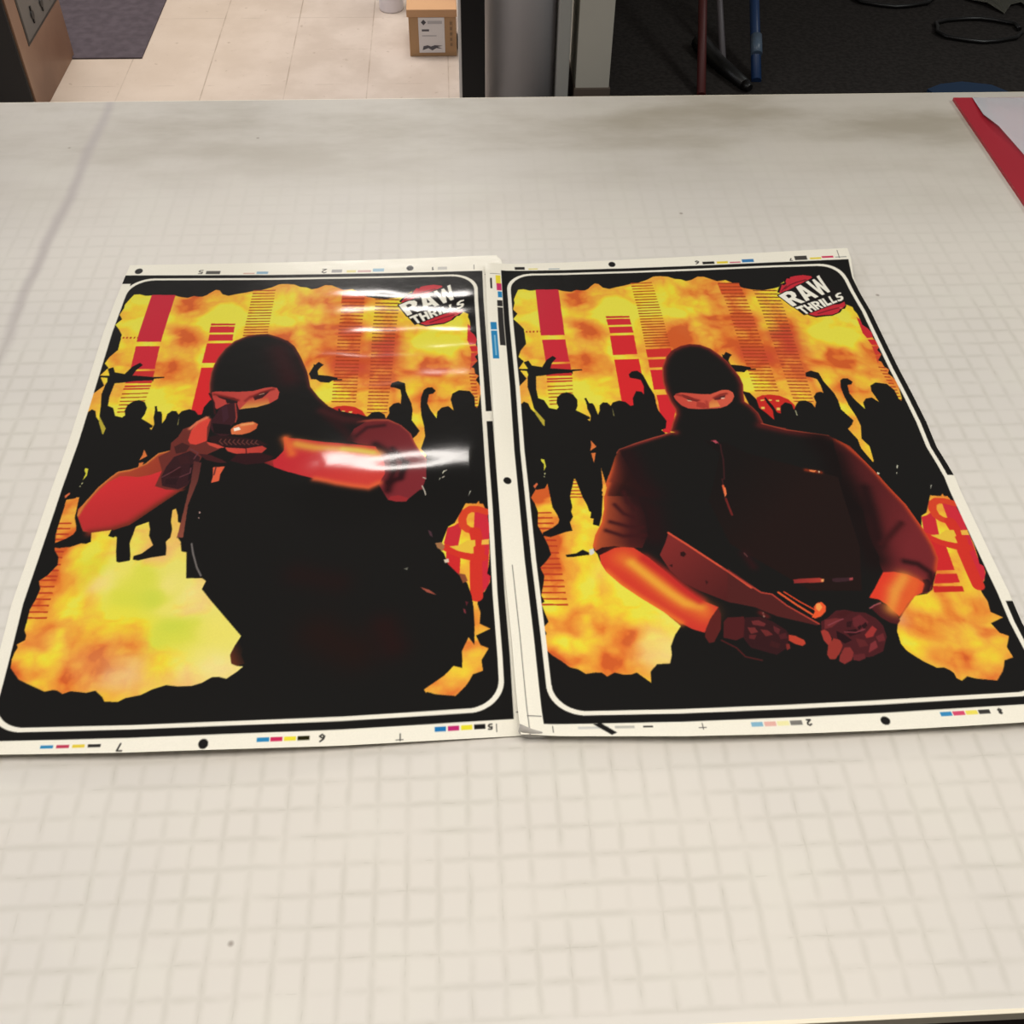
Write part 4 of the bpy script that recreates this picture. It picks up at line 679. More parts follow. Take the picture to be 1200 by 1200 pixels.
OPS_RIGHT = """
f|161514||739 890 750 823 777 756 815 703 865 671 913 658 963 667 1008 700 1043 752 1071 803 1090 863 1106 922 1109 979 1095 1043 1088 1097 1116 1135 1136 1182 1142 1235 1143 1259 1187 1273 1242 1292 1241 1297 1353 1329 1428 1348 1491 1416 1539 1516 1580 1640 1585 1653 1638 1785 1667 1922 1680 2018 1678 2087 1655 2142 1615 2217 1600 2249 1572 2269 1521 2278 1453 2356 1421 2395 1400 2445 1395 2505 1405 2535 1405 2642 1226 2695 992 2682 499 2545 513 2505 516 2466 542 2412 571 2372 509 2291 436 2225 370 2157 320 2089 305 2043 297 1997 284 1974 284 1950 301 1892 336 1820 357 1734 371 1646 400 1569 384 1581 412 1516 442 1436 467 1389 548 1351 629 1320 711 1288 735 1288 713 1278 734 1219 757 1167 760 1132 745 1077 736 1003 735 937
f|161514||414 2632 420 2580 450 2547 500 2544 513 2505 516 2466 542 2412 571 2372 836 2400 769 2689 428 2674
f|161514||845 2636 946 2217 1413 2374 1421 2395 1400 2445 1395 2505 1405 2535 1425 2561 1455 2593 1493 2624 1537 2637 1547 2675 1562 2688 1539 2717 832 2692
w|7a2420|0.22|735 1288 716 1274 735 1219 758 1167 761 1132 746 1077 737 1003 735 937 742 880 752 823 778 758 816 705 866 673 912 660 963 669 1008 702 1043 754 1071 805 1090 865 1106 924 1109 979 1096 1043 1089 1099 1117 1137 1137 1183 1142 1235 1143 1258 1187 1274 1242 1292
s|a8402c|0.06|716 1277 735 1221 758 1169 761 1134 746 1079 737 1005 735 939 741 882 751 825 778 760
s|8a3426|0.05|963 669 1008 702 1043 754 1071 805 1090 865 1106 924 1109 979 1096 1043 1089 1099 1117 1137 1137 1183 1143 1237 1144 1259 1187 1275 1242 1292
w|8a2c28|0.16|442 1436 467 1389 548 1351 629 1320 711 1288
s|a04434|0.06|455 1409 469 1387 548 1349 629 1318 670 1305 711 1288
g|c84a3c,d25a44|805 1080 993 1055|766 1041 782 1024 804 1018 852 1026 899 1035 941 1038 968 1026 1002 1011 1033 1013 1050 1031 1051 1059 1034 1094 1003 1124 970 1137 921 1139 867 1138 820 1131 791 1107 771 1069
g|c65034,e8a050|933 1051 940 1133|917 1132 924 1096 963 1053 991 1036 1010 1033 993 1055 963 1081 972 1126
f|6e2622||805 1030 836 1045 868 1070 881 1080 868 1087 837 1073 810 1053
f|5e2424||953 1071 981 1054 1013 1047 1003 1065 976 1079 954 1080
f|e0b090||822 1070 840 1075 847 1083 829 1082
f|e8b8a0||985 1065 1006 1065 1000 1074 986 1075
f|a83a30||868 1087 900 1095 912 1123 892 1135 859 1120
w|8a2c26|0.09|783 1031 812 1044 839 1059 879 1077
w|7a2420|0.09|954 1066 989 1045 1018 1038
w|a83a30|0.1|913 1087 911 1132
f|4a1c1c||820 1066 835 1069 854 1079 831 1073
f|4a1c1c||980 1061 1005 1058 1008 1065 985 1066
g|c85a30,481a1a|312 1758 466 1788|395 1569 364 1658 354 1747 334 1826 299 1894 283 1953 291 1980 302 1997 342 1990 406 1964 484 1968 516 1899 522 1803 503 1651 506 1573
g|b04430,33140f|394 1515 480 1559|467 1389 442 1436 412 1516 384 1581 358 1671 553 1679 513 1586 486 1465
w|d85a2a|0.15|460 1409 441 1443 412 1516 386 1581 369 1626 391 1595 371 1646 355 1734 336 1820 301 1892 285 1950
s|f4b040|0.12|373 1607 362 1639 374 1620 361 1665
w|241012|0.8|491 1424 515 1573 555 1666 484 1650 541 1766 538 1900
w|3a1416|0.14|402 1723 431 1774 473 1800
w|3a1416|0.14|372 1821 439 1848 500 1856
w|3a1416|0.14|348 1869 414 1901 503 1901
w|3a1416|0.14|448 1649 458 1713 489 1751
f|2a1012||291 1980 302 1997 342 1990 406 1964 372 1955 319 1961
g|d43c2a,cc382c|308 2055 668 2330|304 2003 333 1987 371 1965 406 1961 449 1967 502 2021 559 2098 613 2178 668 2246 733 2288 691 2342 657 2408 615 2390 572 2357 508 2293 436 2227 370 2160 320 2091 305 2046
w|e06a2e|0.6|398 2023 458 2082 529 2174 584 2242 672 2310
w|eaa838|0.32|429 2047 465 2094 515 2157 557 2208 607 2259 662 2277
w|e8752e|0.22|320 2091 370 2160 436 2227 508 2293 572 2355
w|c02c28|0.3|484 2026 557 2109 612 2184 667 2251
g|7e2a28,4a1c1c|601 1951 827 2254|604 1889 883 2192 808 2104 915 2224 891 2297 808 2274 782 2267 676 2203 617 2156 577 2093 549 2009 579 1950
f|50201f||810 2094 922 2224 963 2241 1018 2313 1108 2390 1098 2399 952 2345 876 2296 774 2263
s|d05038|0.1|603 1891 670 1960 743 2039 814 2116 882 2197
s|b04032|0.07|789 2088 915 2224 957 2236 1001 2294 1107 2392
s|e05a30|0.09|984 2228 1038 2291 1091 2345
s|d84a2a|0.06|1007 2227 1056 2279 1107 2323
f|2c1212||635 1999 650 1995 657 2009 645 2025 632 2017
f|361616||577 2065 593 2060 588 2077
f|361616||708 2150 719 2159 707 2174
f|e8582e||1106 2309 1123 2290 1143 2286 1155 2308 1148 2334 1124 2356 1100 2365 1086 2358 1105 2332
f|f09a50||1118 2296 1134 2292 1140 2311 1123 2333 1113 2319
f|5a201e||730 2291 736 2323 722 2395 685 2454 664 2458 654 2427 664 2392 691 2342
f|4e1c1e||739 2361 758 2340 823 2339 821 2383 806 2435 770 2451 724 2436
f|34171a||826 2343 887 2344 931 2371 972 2413 980 2436 958 2495 907 2527 818 2488 800 2444
f|6a2a2c||847 2362 876 2359 901 2378 891 2391 850 2380
f|6e2c2c||826 2392 854 2394 863 2416 833 2424
f|6a2828||873 2404 901 2409 917 2432 887 2438
f|5e2426||825 2428 853 2429 841 2450 821 2445
f|5a2428||927 2389 951 2408 938 2433 925 2415
f|4c1e22||938 2433 969 2426 969 2453 940 2455
f|3e1a1c||903 2458 934 2477 922 2498 890 2483
f|b8402e||977 2436 1000 2442 1030 2465 1031 2482 1016 2492 990 2480 970 2462
f|7a2a26||955 2478 969 2479 967 2500 951 2508
s|4a1c1c|0.07|714 2448 762 2485 788 2529 846 2549
f|fff0d0||896 2324 903 2321 907 2343 899 2347
w|5a1a1a|0.15|892 2324 913 2343
f|4a1c20||1109 2426 1117 2382 1152 2362 1189 2332 1226 2330 1260 2342 1302 2349 1337 2379 1355 2415 1352 2468 1316 2535 1266 2557 1208 2561 1149 2524 1140 2454
f|6e2a2c||1134 2374 1179 2368 1203 2374 1153 2411 1122 2418
f|45191c||1184 2350 1233 2331 1253 2341 1208 2370
f|64252a||1244 2372 1278 2356 1303 2394 1269 2436 1239 2412
f|9a3230||1270 2454 1312 2413 1325 2431 1299 2464 1272 2470
f|2a1014||1198 2431 1243 2425 1259 2444 1211 2458
f|5e2426||1230 2468 1262 2479 1268 2506 1231 2512
f|241014||1166 2429 1192 2448 1213 2476 1180 2491 1159 2464
f|7e3034||1278 2498 1304 2482 1301 2516 1258 2539
f|6a282c||1310 2465 1344 2450 1340 2485 1312 2491
f|2c1216||1269 2410 1292 2393 1294 2411 1275 2428
f|2c1216||1252 2417 1267 2405 1270 2418 1256 2431
f|321418||1217 2388 1240 2385 1227 2416 1210 2414
f|a03830||1105 2426 1121 2420 1133 2432 1138 2463 1127 2488 1115 2494 1104 2469
f|94342c||1114 2496 1145 2463 1167 2473 1170 2499 1150 2532 1124 2560 1103 2559 1098 2538
f|84302e||1147 2541 1175 2508 1196 2509 1202 2535 1185 2568 1152 2585 1135 2569
f|602428||1196 2543 1242 2542 1239 2563 1211 2574 1190 2568
s|8a4048|0.05|1141 2401 1174 2386 1207 2374
s|843c44|0.05|1196 2436 1238 2441 1278 2428
f|4a1a1e||1328 2324 1367 2303 1399 2319 1419 2353 1428 2394 1414 2412 1388 2404 1356 2375
s|a05058|0.06|1326 2328 1349 2314 1374 2305
g|541c1e,74262a|1461 1785 1649 1921|1444 1364 1509 1424 1543 1530 1580 1640 1603 1719 1534 1529 1585 1653 1638 1785 1667 1922 1680 2018 1678 2087 1655 2142 1633 2174 1596 2249 1572 2267 1554 2263 1577 2220 1559 2191 1523 2167 1475 2152 1431 2151 1429 2115 1439 2070 1433 2001 1433 1942 1445 1809 1388 1678 1408 1614 1425 1508
w|d04a26|0.17|1428 1348 1491 1416 1539 1516 1580 1640 1585 1653 1638 1785 1667 1922 1680 2018 1678 2087 1649 2153
w|501a1a|0.3|1130 1263 1239 1306 1351 1339 1425 1362
s|a84430|0.06|1137 1252 1240 1299 1353 1330 1428 1350
w|180c0c|0.9|1385 1691 1420 1831 1412 2011 1418 2080
w|240e10|0.35|1490 1685 1476 1860 1460 2002
w|3c1416|0.2|1585 1892 1518 1959 1469 2003
w|2a1012|0.2|1536 2100 1584 2115 1621 2162 1611 2217
f|2a1218||1576 2198 1601 2194 1607 2217 1584 2259 1553 2265 1578 2226
w|140b0b|0.9|1381 1380 1416 1480 1399 1613 1403 1601 1398 1780
g|e03c28,dc3c2a|1381 2201 1537 2256|1431 2151 1475 2152 1523 2167 1559 2191 1578 2217 1554 2263 1523 2278 1478 2316 1431 2375 1419 2354 1397 2315 1372 2287 1336 2276 1371 2233 1401 2191
w|e8a040|0.45|1507 2188 1452 2250 1417 2333
w|e2622c|0.4|1543 2212 1505 2275 1448 2345
g|171211,201311|1017 1439 1244 1655|855 1346 956 1369 1036 1440 1389 1613 1374 2020 1317 2240 1114 2227 846 1963 804 1717 912 1433
s|6a2430|0.07|889 1352 907 1349 918 1371
f|b04a58||893 1352 910 1349 917 1365 906 1370
s|3a1a1c|0.07|926 1378 919 1474 894 1593 885 1593 877 1670
s|d8603a|0.1|881 1632 882 1683
f|e87848||881 1645 890 1643 888 1684 876 1702
s|6a2220|0.1|879 1709 883 1759 887 1803
w|8a3018|0.12|1263 1561 1324 1579
f|e88048||1278 1560 1309 1567 1296 1577 1277 1570
f|e0d8b0||1315 1570 1322 1573 1315 1584
g|8a2c2c,b03c30|1059 2166 1182 2183|1059 2166 1168 2165 1184 2176 1175 2188 1058 2187
f|e8a060||1170 2173 1183 2172 1179 2185 1169 2186
f|3a2228||1216 2171 1280 2170 1297 2176 1286 2188 1228 2192 1214 2185
f|a04448||1285 2173 1301 2170 1299 2183 1284 2186
w|2a1214|0.25|894 2019 916 2090
s|5a3434|0.06|894 2017 902 2035
f|161514||168 1996 212 1989 240 1970 264 1987 263 1999 236 2002 192 2009 171 2008
f|d8d8d0||266 1971 286 1965 285 1991 269 2002 265 1994
"""
OPS_BASE = {"L": """
x|||82 1818 99 1906 123 1943 130 1985 104 2038 77 2067 93 2108 88 2165 77 2210 77 2260 75 2309 87 2336 87 2357 60 2377 66 2393 59 2414 55 2445 59 2486 99 2539 136 2560 164 2580 204 2596 233 2589 248 2592 271 2608 298 2596 328 2604 356 2605 387 2596 417 2626 428 2646 477 2649 499 2633 555 2620 592 2597 639 2580 683 2589 730 2589 762 2580 801 2552 825 2551 855 2562 894 2527 911 2508 922 2303 702 1945 560 1618 80 1609
""", "R": """
x|||52 1669 65 1701 75 1752 68 1832 86 1886 103 1946 109 1993 87 2027 59 2060 71 2105 63 2149 49 2204 59 2236 45 2247 56 2300 65 2336 42 2362 51 2393 37 2418 44 2473 65 2498 95 2523 123 2553 154 2563 179 2585 215 2579 239 2580 256 2599 286 2581 316 2591 347 2592 368 2583 392 2608 414 2632 420 2580 450 2547 500 2544 513 2505 516 2466 542 2412 571 2372 630 2179 441 1699 435 1490 144 1481
"""}
OPS_LEFT = """
f|161514||291 1729 305 1791 318 1831 334 1842 346 1918 358 1972 370 1978 411 1968 408 1941 392 1876 394 1832 391 1801 406 1771 441 1738 460 1800 462 1834 488 1887 452 1931 421 1944 421 1963 443 1968 488 1954 549 1942 544 1901 536 1868 550 1847 551 1802 538 1757 533 1676 544 1676 561 1723 567 1760 580 1767 602 1667 581 1523 240 1516
f|161514||147 1726 179 1795 178 1811 139 1849 103 1868 98 1881 114 1894 157 1891 196 1872 217 1875 234 1864 225 1812 193 1727
f|161514||589 948 576 880 574 798 580 742 591 686 618 614 657 556 707 520 761 505 815 502 873 531 930 570 908 550 954 603 991 688 1030 804 1052 915 1097 994 1145 1057 1186 1088 1285 1121 1354 1147 1423 1161 1472 1197 1521 1258 1540 1323 1560 1380 1597 1451 1597 1532 1587 1636 1577 1662 1595 1701 1604 1777 1613 1887 1630 1947 1665 1996 1681 2055 1723 2114 1756 2161 1771 2227 1776 2292 1775 2376 1770 2469 1749 2430 1722 2494 1720 2572 1688 2560 1652 2601 1577 2657 1588 2681 1604 2673 1619 2742 1036 2708 883 2807 770 2575 801 2552 855 2562 894 2527 911 2508 888 2505 866 2493 858 2451 872 2409 892 2364 719 2125 729 2084 711 2068 649 2067 629 1930 607 1923 597 1873 576 1841 578 1853 580 1735 573 1473 469 1371 529 1189 622 1079
f|161514||770 2575 730 2589 681 2588 639 2580 592 2597 555 2620 499 2633 477 2649 428 2646 417 2626 387 2596 356 2605 298 2596 271 2608 248 2592 204 2596 136 2560 99 2539 67 2502 68 2587 96 2686 793 2709
f|161514||59 2486 55 2445 59 2414 66 2393 60 2377 87 2357 87 2336 75 2309 77 2260 77 2210 88 2165 93 2108 77 2067 104 2038 130 1985 123 1943 99 1906 82 1818 14 1803 0 2380 33 2536
w|5a2420|0.18|587 948 578 880 576 798 582 742 593 686 620 614 659 559 708 523 761 508 816 505 873 534 931 573 908 554 954 606 991 691 1030 804 1052 915 1097 994 1145 1057 1186 1088
s|8a4030|0.05|587 948 578 880 576 798 582 742 593 686 620 614 659 559 708 523
w|301416|0.8|883 634 925 768 952 849
w|2c1214|0.5|1146 1087 1218 1149 1306 1167
g|b8403a,c24a40|620 988 899 956|595 941 609 935 648 936 717 940 786 936 836 916 870 910 896 918 910 949 907 996 872 1028 814 1052 764 1059 735 1066 719 1017 667 1031 633 1060 618 1040 604 988
g|c04038,d89a4a|790 979 797 1051|739 1063 771 1004 816 979 859 981 872 1028 814 1052 764 1059
f|38181a||616 959 661 973 705 983 728 1004 708 1010 654 992 631 978
f|3c1a1c||790 976 821 946 871 925 853 961 834 987 801 1003
f|28181a||662 989 723 993 722 1023 675 1022
s|3a1618|0.08|584 948 614 1014 628 1092
w|7a2420|0.1|607 955 670 976 724 1001
w|7a2420|0.1|781 978 830 947 880 926
s|e8c0a0|0.035|818 964 839 956
w|8e2c28|0.1|758 1004 777 978
f|3a1a20||630 1105 645 1054 667 1029 713 1016 733 1069 737 1133 710 1183 720 1233 685 1247 641 1225 614 1181 614 1143
f|40202a||652 1048 676 1035 695 1119 674 1157
f|1a1214||624 1156 709 1170 716 1233 641 1225
s|a03c34|0.06|713 1023 730 1120 728 1152
g|b84a2c,8a3428|134 1610 448 1732|145 1715 141 1680 153 1657 178 1599 197 1552 235 1492 261 1458 311 1446 342 1432 372 1407 413 1347 462 1330 522 1372 521 1472 466 1568 373 1770 298 1802 220 1815 189 1806
g|d03034,b42e30|245 1541 329 1798|153 1726 162 1681 187 1605 233 1522 276 1486 319 1488 354 1494 403 1482 449 1458 448 1495 437 1550 487 1571 547 1577 482 1642 419 1711 371 1762 319 1786 266 1805 219 1812 188 1800
w|7a2c20|0.25|548 1580 483 1646 420 1714 372 1767 298 1802 220 1815
w|d8823c|0.1|147 1715 156 1663 178 1601 197 1554 235 1494 262 1460 311 1449 372 1410 413 1350 462 1330
f|161514||299 1808 373 1774 421 1722 484 1652 548 1584 588 1571 591 1643 554 1677 452 1755 399 1782 395 1843 328 1831
f|6c2e28||463 1333 458 1281 483 1242 498 1191 527 1176 550 1142 590 1106 618 1126 617 1178 617 1277 681 1325 609 1374 602 1412 576 1547 547 1577 487 1571 437 1550 450 1458 417 1370
f|351a1e||487 1371 551 1334 601 1374 606 1437 576 1547 538 1570 467 1550 453 1495 463 1434
f|42201f||476 1307 507 1281 545 1302 534 1340 492 1352
f|3a1b1e||504 1372 547 1366 563 1411 522 1422
f|301518||483 1447 533 1441 532 1485 491 1496
f|241418||565 1423 593 1412 594 1499 572 1522
f|2c161a||476 1508 527 1503 525 1545 477 1539
f|421c1e||589 1354 642 1362 699 1395 724 1415 685 1414 630 1394
s|6a3a40|0.05|549 1321 588 1348 576 1386
s|6a3a40|0.05|457 1496 487 1471 524 1435
s|6a3a40|0.05|534 1497 573 1473 572 1442
f|d84438||531 1266 536 1203 556 1152 596 1116 613 1130 605 1184 614 1273 571 1296 543 1289
w|e88058|0.12|529 1189 559 1143 596 1116
f|2c1618||615 1249 650 1237 717 1245 785 1259 844 1273 889 1306 858 1320 768 1325 702 1315 650 1298
s|6a3a34|0.05|678 1262 672 1278 690 1299
s|6a3a34|0.05|698 1264 692 1280 709 1300
s|6a3a34|0.05|718 1266 712 1282 729 1300
s|6a3a34|0.05|738 1268 732 1283 749 1301
s|6a3a34|0.05|758 1269 752 1285 769 1301
s|6a3a34|0.05|778 1271 772 1287 788 1302
s|6a3a34|0.05|798 1273 792 1289 808 1303
s|6a3a34|0.05|818 1275 812 1291 828 1303
s|6a3a34|0.05|838 1277 831 1293 848 1304
g|cc4a3c,b83c34|712 1330 876 1335|702 1318 793 1327 865 1313 888 1330 870 1357 798 1368 748 1357 717 1342
s|4a1c1c|0.05|795 1326 803 1366
f|cc4a3c||614 1279 657 1292 702 1318 670 1323 630 1301
g|e07848,d06038|720 1196 827 1186|712 1202 726 1177 758 1159 807 1150 832 1168 827 1199 802 1223 766 1236 720 1233
f|fff0dc||724 1193 748 1184 758 1203 730 1213
w|f0a868|0.1|759 1171 808 1163
f|301418||764 1359 860 1356 925 1384 894 1421 808 1430 735 1403
g|d83838,7a2424|977 1386 895 1434|885 1421 935 1397 965 1347 958 1255 984 1269 1004 1490 940 1454
g|5a2c2a,8a4a3a|598 1412 589 1848|578 1399 613 1412 615 1524 594 1666 602 1848 577 1847 581 1689 585 1523
f|e06040||667 1441 718 1438 704 1489 705 1526 672 1537 675 1501
s|5a2c2c|0.06|680 1439 678 1489
f|d0a8a0||645 1705 651 1705 652 1715 647 1714
f|d0a8a0||646 1737 651 1737 652 1747
f|161514||596 1861 624 1866 603 1881
f|161514||595 1881 628 1891 610 1903
f|161514||606 1903 635 1910 619 1923
s|706a68|0.07|642 1883 656 1937 683 2013 705 2056
g|161514,5a2c1c|907 2432 860 2451|892 2368 914 2358 900 2453 916 2495 888 2505 866 2493 858 2451 872 2409
g|6a2226,7e2a30|1251 1237 1578 1531|1239 1293 1269 1216 1326 1167 1423 1165 1482 1205 1526 1265 1545 1330 1569 1395 1599 1458 1596 1585 1578 1649 1568 1648 1523 1686 1510 1702 1469 1700 1433 1689 1414 1652 1395 1612 1417 1548 1415 1468 1394 1398 1369 1342 1292 1319
w|b04a38|0.1|1287 1169 1355 1162 1423 1165 1482 1202 1526 1262 1545 1330 1569 1395 1597 1458
w|2a0e12|0.25|1369 1327 1446 1401 1458 1524 1432 1640
w|34141a|0.18|1445 1360 1504 1473 1486 1578
w|3a1418|0.15|1280 1267 1327 1211 1404 1201
w|2a0e12|0.2|1432 1601 1486 1578 1508 1473
f|9a2c30||1433 1689 1469 1700 1510 1702 1519 1686 1478 1668 1442 1673
g|c42c34,d04038|1012 1369 1303 1581|955 1262 967 1340 955 1367 923 1413 931 1450 1023 1498 1119 1554 1213 1590 1286 1611 1350 1625 1395 1606 1419 1548 1415 1468 1394 1398 1369 1342 1293 1326 1149 1304 1022 1272
w|dfa040|0.38|1016 1307 1104 1338 1199 1355 1313 1373 1380 1398
w|dcc040|0.22|1228 1356 1294 1366 1361 1383
w|e26a34|0.3|965 1269 1002 1369
w|e0603a|0.2|1119 1554 1213 1590 1286 1609 1350 1622 1395 1599
w|2a1214|0.35|1158 1132 1231 1236 1253 1294
w|3c181a|0.3|1117 1086 1218 1149 1286 1158
f|a07048||1630 1938 1656 1935 1669 1962 1660 1984 1639 1965
f|d8c8b0||1664 2031 1683 2026 1686 2046 1669 2049
f|a05040||1571 2168 1605 2184 1634 2213 1597 2196
f|8a4a30||1723 2108 1749 2116 1758 2150 1739 2160
f|6a6a60||1504 2066 1521 2062 1520 2076
f|7a3038||1735 2289 1743 2295 1746 2316 1738 2311
f|5a2028||1745 2253 1757 2259 1748 2279
f|4a3038||1600 1862 1615 1875 1620 1905 1608 1893
s|c8c0b0|0.05|1583 1584 1594 1591
s|c8c0b0|0.05|1578 1629 1588 1656 1592 1675
s|c8c0b0|0.05|1665 1589 1673 1583
s|c8c0b0|0.05|1676 1550 1684 1544
w|20120f|1.2|1190 2370 1255 2423 1320 2457
w|231110|0.8|1431 2353 1463 2446
w|1e1211|0.8|1088 2067 1243 2118
"""

U0, U1, V0, V1 = -1.3, 20.6, -1.7, 29.0       # printed field in inches, from the black frame's corner
PXI, PYI = 72, 60
NXH, NYH = int((U1 - U0) * PXI), int((V1 - V0) * PYI)
W_ART, H_ART = 19.0, 28.1

def srgb(h):
    return np.array([int(h[i:i + 2], 16) / 255 for i in (0, 2, 4)], dtype=np.float32)

def value_noise(seed, nx, ny, cx, cy):
    rs = np.random.RandomState(seed)
    g = rs.rand(cy + 3, cx + 3).astype(np.float32)
    x = np.linspace(0, cx, nx, endpoint=False); y = np.linspace(0, cy, ny, endpoint=False)
    xi = x.astype(int); yi = y.astype(int)
    fx = x - xi; fy = y - yi
    fx = fx * fx * (3 - 2 * fx); fy = fy * fy * (3 - 2 * fy)
    a = g[np.ix_(yi, xi)]; b = g[np.ix_(yi, xi + 1)]; c = g[np.ix_(yi + 1, xi)]; d = g[np.ix_(yi + 1, xi + 1)]
    fx = fx[None, :].astype(np.float32); fy = fy[:, None].astype(np.float32)
    return (a * (1 - fx) + b * fx) * (1 - fy) + (c * (1 - fx) + d * fx) * fy

def fbm(seed, nx, ny, cx, cy, octv=5, gain=0.5):
    s = np.zeros((ny, nx), np.float32); amp = 1; tot = 0
    for o in range(octv):
        s += amp * value_noise(seed + o, nx, ny, cx * 2 ** o, cy * 2 ** o); tot += amp; amp *= gain
    return s / tot - 0.5

def to_px(p):
    p = np.asarray(p, float)
    return np.stack([(p[:, 0] - U0) * PXI, (p[:, 1] - V0) * PYI], 1)

def poly_mask(pts):
    """even-odd scanline fill; returns slice and boolean block"""
    P = to_px(pts)
    y0 = max(int(P[:, 1].min()) - 1, 0); y1 = min(int(P[:, 1].max()) + 2, NYH)
    x0 = max(int(P[:, 0].min()) - 1, 0); x1 = min(int(P[:, 0].max()) + 2, NXH)
    if y1 <= y0 or x1 <= x0: return None
    acc = np.zeros((y1 - y0, x1 - x0 + 1), np.int32)
    Q = np.roll(P, -1, axis=0)
    for (ax, ay), (bx_, by) in zip(P, Q):
        if ay == by: continue
        if ay > by: ax, ay, bx_, by = bx_, by, ax, ay
        ys = np.arange(max(int(math.ceil(ay - 0.5)), y0), min(int(math.ceil(by - 0.5)), y1))
        if len(ys) == 0: continue
        xs = ax + (ys + 0.5 - ay) * (bx_ - ax) / (by - ay)
        xi = np.clip(np.ceil(xs - 0.5).astype(int) - x0, 0, x1 - x0)
        np.add.at(acc, (ys - y0, xi), 1)
    m = (np.cumsum(acc, 1)[:, :-1] % 2) == 1
    return (slice(y0, y1), slice(x0, x1)), m

def seg_dist(pts, r):
    p = np.asarray(pts, float)
    x0 = max(int((p[:, 0].min() - r - U0) * PXI), 0); x1 = min(int((p[:, 0].max() + r - U0) * PXI) + 2, NXH)
    y0 = max(int((p[:, 1].min() - r - V0) * PYI), 0); y1 = min(int((p[:, 1].max() + r - V0) * PYI) + 2, NYH)
    if y1 <= y0 or x1 <= x0: return None
    X = ((np.arange(x0, x1) + 0.5) / PXI + U0)[None, :]; Y = ((np.arange(y0, y1) + 0.5) / PYI + V0)[:, None]
    D = np.full((y1 - y0, x1 - x0), 1e9)
    for (ax, ay), (bx_, by) in zip(p[:-1], p[1:]):
        dx, dy = bx_ - ax, by - ay; L2 = dx * dx + dy * dy + 1e-12
        t = np.clip(((X - ax) * dx + (Y - ay) * dy) / L2, 0, 1)
        D = np.minimum(D, (X - ax - t * dx) ** 2 + (Y - ay - t * dy) ** 2)
    return (slice(y0, y1), slice(x0, x1)), np.sqrt(D)

def fire_field(blobs):
    """flame print: hot spots blended and torn up by turbulence"""
    gx, gy = int((U1 - U0) * 5), int((V1 - V0) * 5)
    X = np.linspace(U0, U1, gx)[None, :]; Y = np.linspace(V0, V1, gy)[:, None]
    acc = np.zeros((3, gy, gx)); ws_ = np.full((gy, gx), 1e-9)
    for u, v, t, p, g in blobs:
        wq = 1.0 / (((X - u) ** 2 + (Y - v) ** 2) + 0.12) ** 1.9
        acc += wq * np.array([t, p, g])[:, None, None]; ws_ += wq
    acc /= ws_
    wx = fbm(11, NXH, NYH, 9, 12, 4, 0.5) * 1.6; wy = fbm(31, NXH, NYH, 9, 12, 4, 0.5) * 1.6
    xx = np.clip((np.arange(NXH)[None, :] / NXH * gx + wx * 5), 0, gx - 1.01); yy = np.clip((np.arange(NYH)[:, None] / NYH * gy + wy * 5), 0, gy - 1.01)
    xi = xx.astype(int); yi = yy.astype(int); fx = xx - xi; fy = yy - yi
    out = [a[yi, xi] * (1 - fx) * (1 - fy) + a[yi, xi + 1] * fx * (1 - fy) + a[yi + 1, xi] * (1 - fx) * fy + a[yi + 1, xi + 1] * fx * fy for a in acc]
    billow = sum(np.abs(fbm(91 + 7 * o, NXH, NYH, 6 * 2 ** o, 8 * 2 ** o, 3, 0.5)) * 0.55 ** o for o in range(4))
    bx_ = np.clip(np.arange(NXH)[None, :] + (wx * 40), 0, NXH - 1).astype(int); by_ = np.clip(np.arange(NYH)[:, None] + (wy * 40), 0, NYH - 1).astype(int)
    billow = billow[by_, bx_]
    t = out[0] + (billow - billow.mean()) * 2.4 + fbm(51, NXH, NYH, 9, 12, 5, 0.5) * 0.45
    t = np.clip((t - 0.5) * 1.0 + 0.515, 0.08, 1)
    ramp_t = [0, 0.15, 0.35, 0.55, 0.75, 0.9, 1.0]
    ramp = np.array([srgb(c) for c in ('c24a24', 'e0702c', 'ea9436', 'eeae3c', 'f0c838', 'eeda38', 'e8e048')])
    img = np.stack([np.interp(t, ramp_t, ramp[:, k]) for k in range(3)], -1).astype(np.float32)
    pale = np.clip(out[1] + fbm(71, NXH, NYH, 10, 14, 4) * 0.25, 0, 1)[..., None]  # pale print tone; on the left sheet also painted reflected haze
    img = img * (1 - pale * 0.85) + np.array([0.945, 0.89, 0.66], np.float32) * pale * 0.85
    gr = np.clip(out[2], 0, 1)[..., None]
    img = img * (1 - gr * 0.7) + np.array([0.76, 0.83, 0.30], np.float32) * gr * 0.7
    return img

def decode(s):
    v = [int(q) / 100 for q in s.split()]
    return np.array(v).reshape(-1, 2)

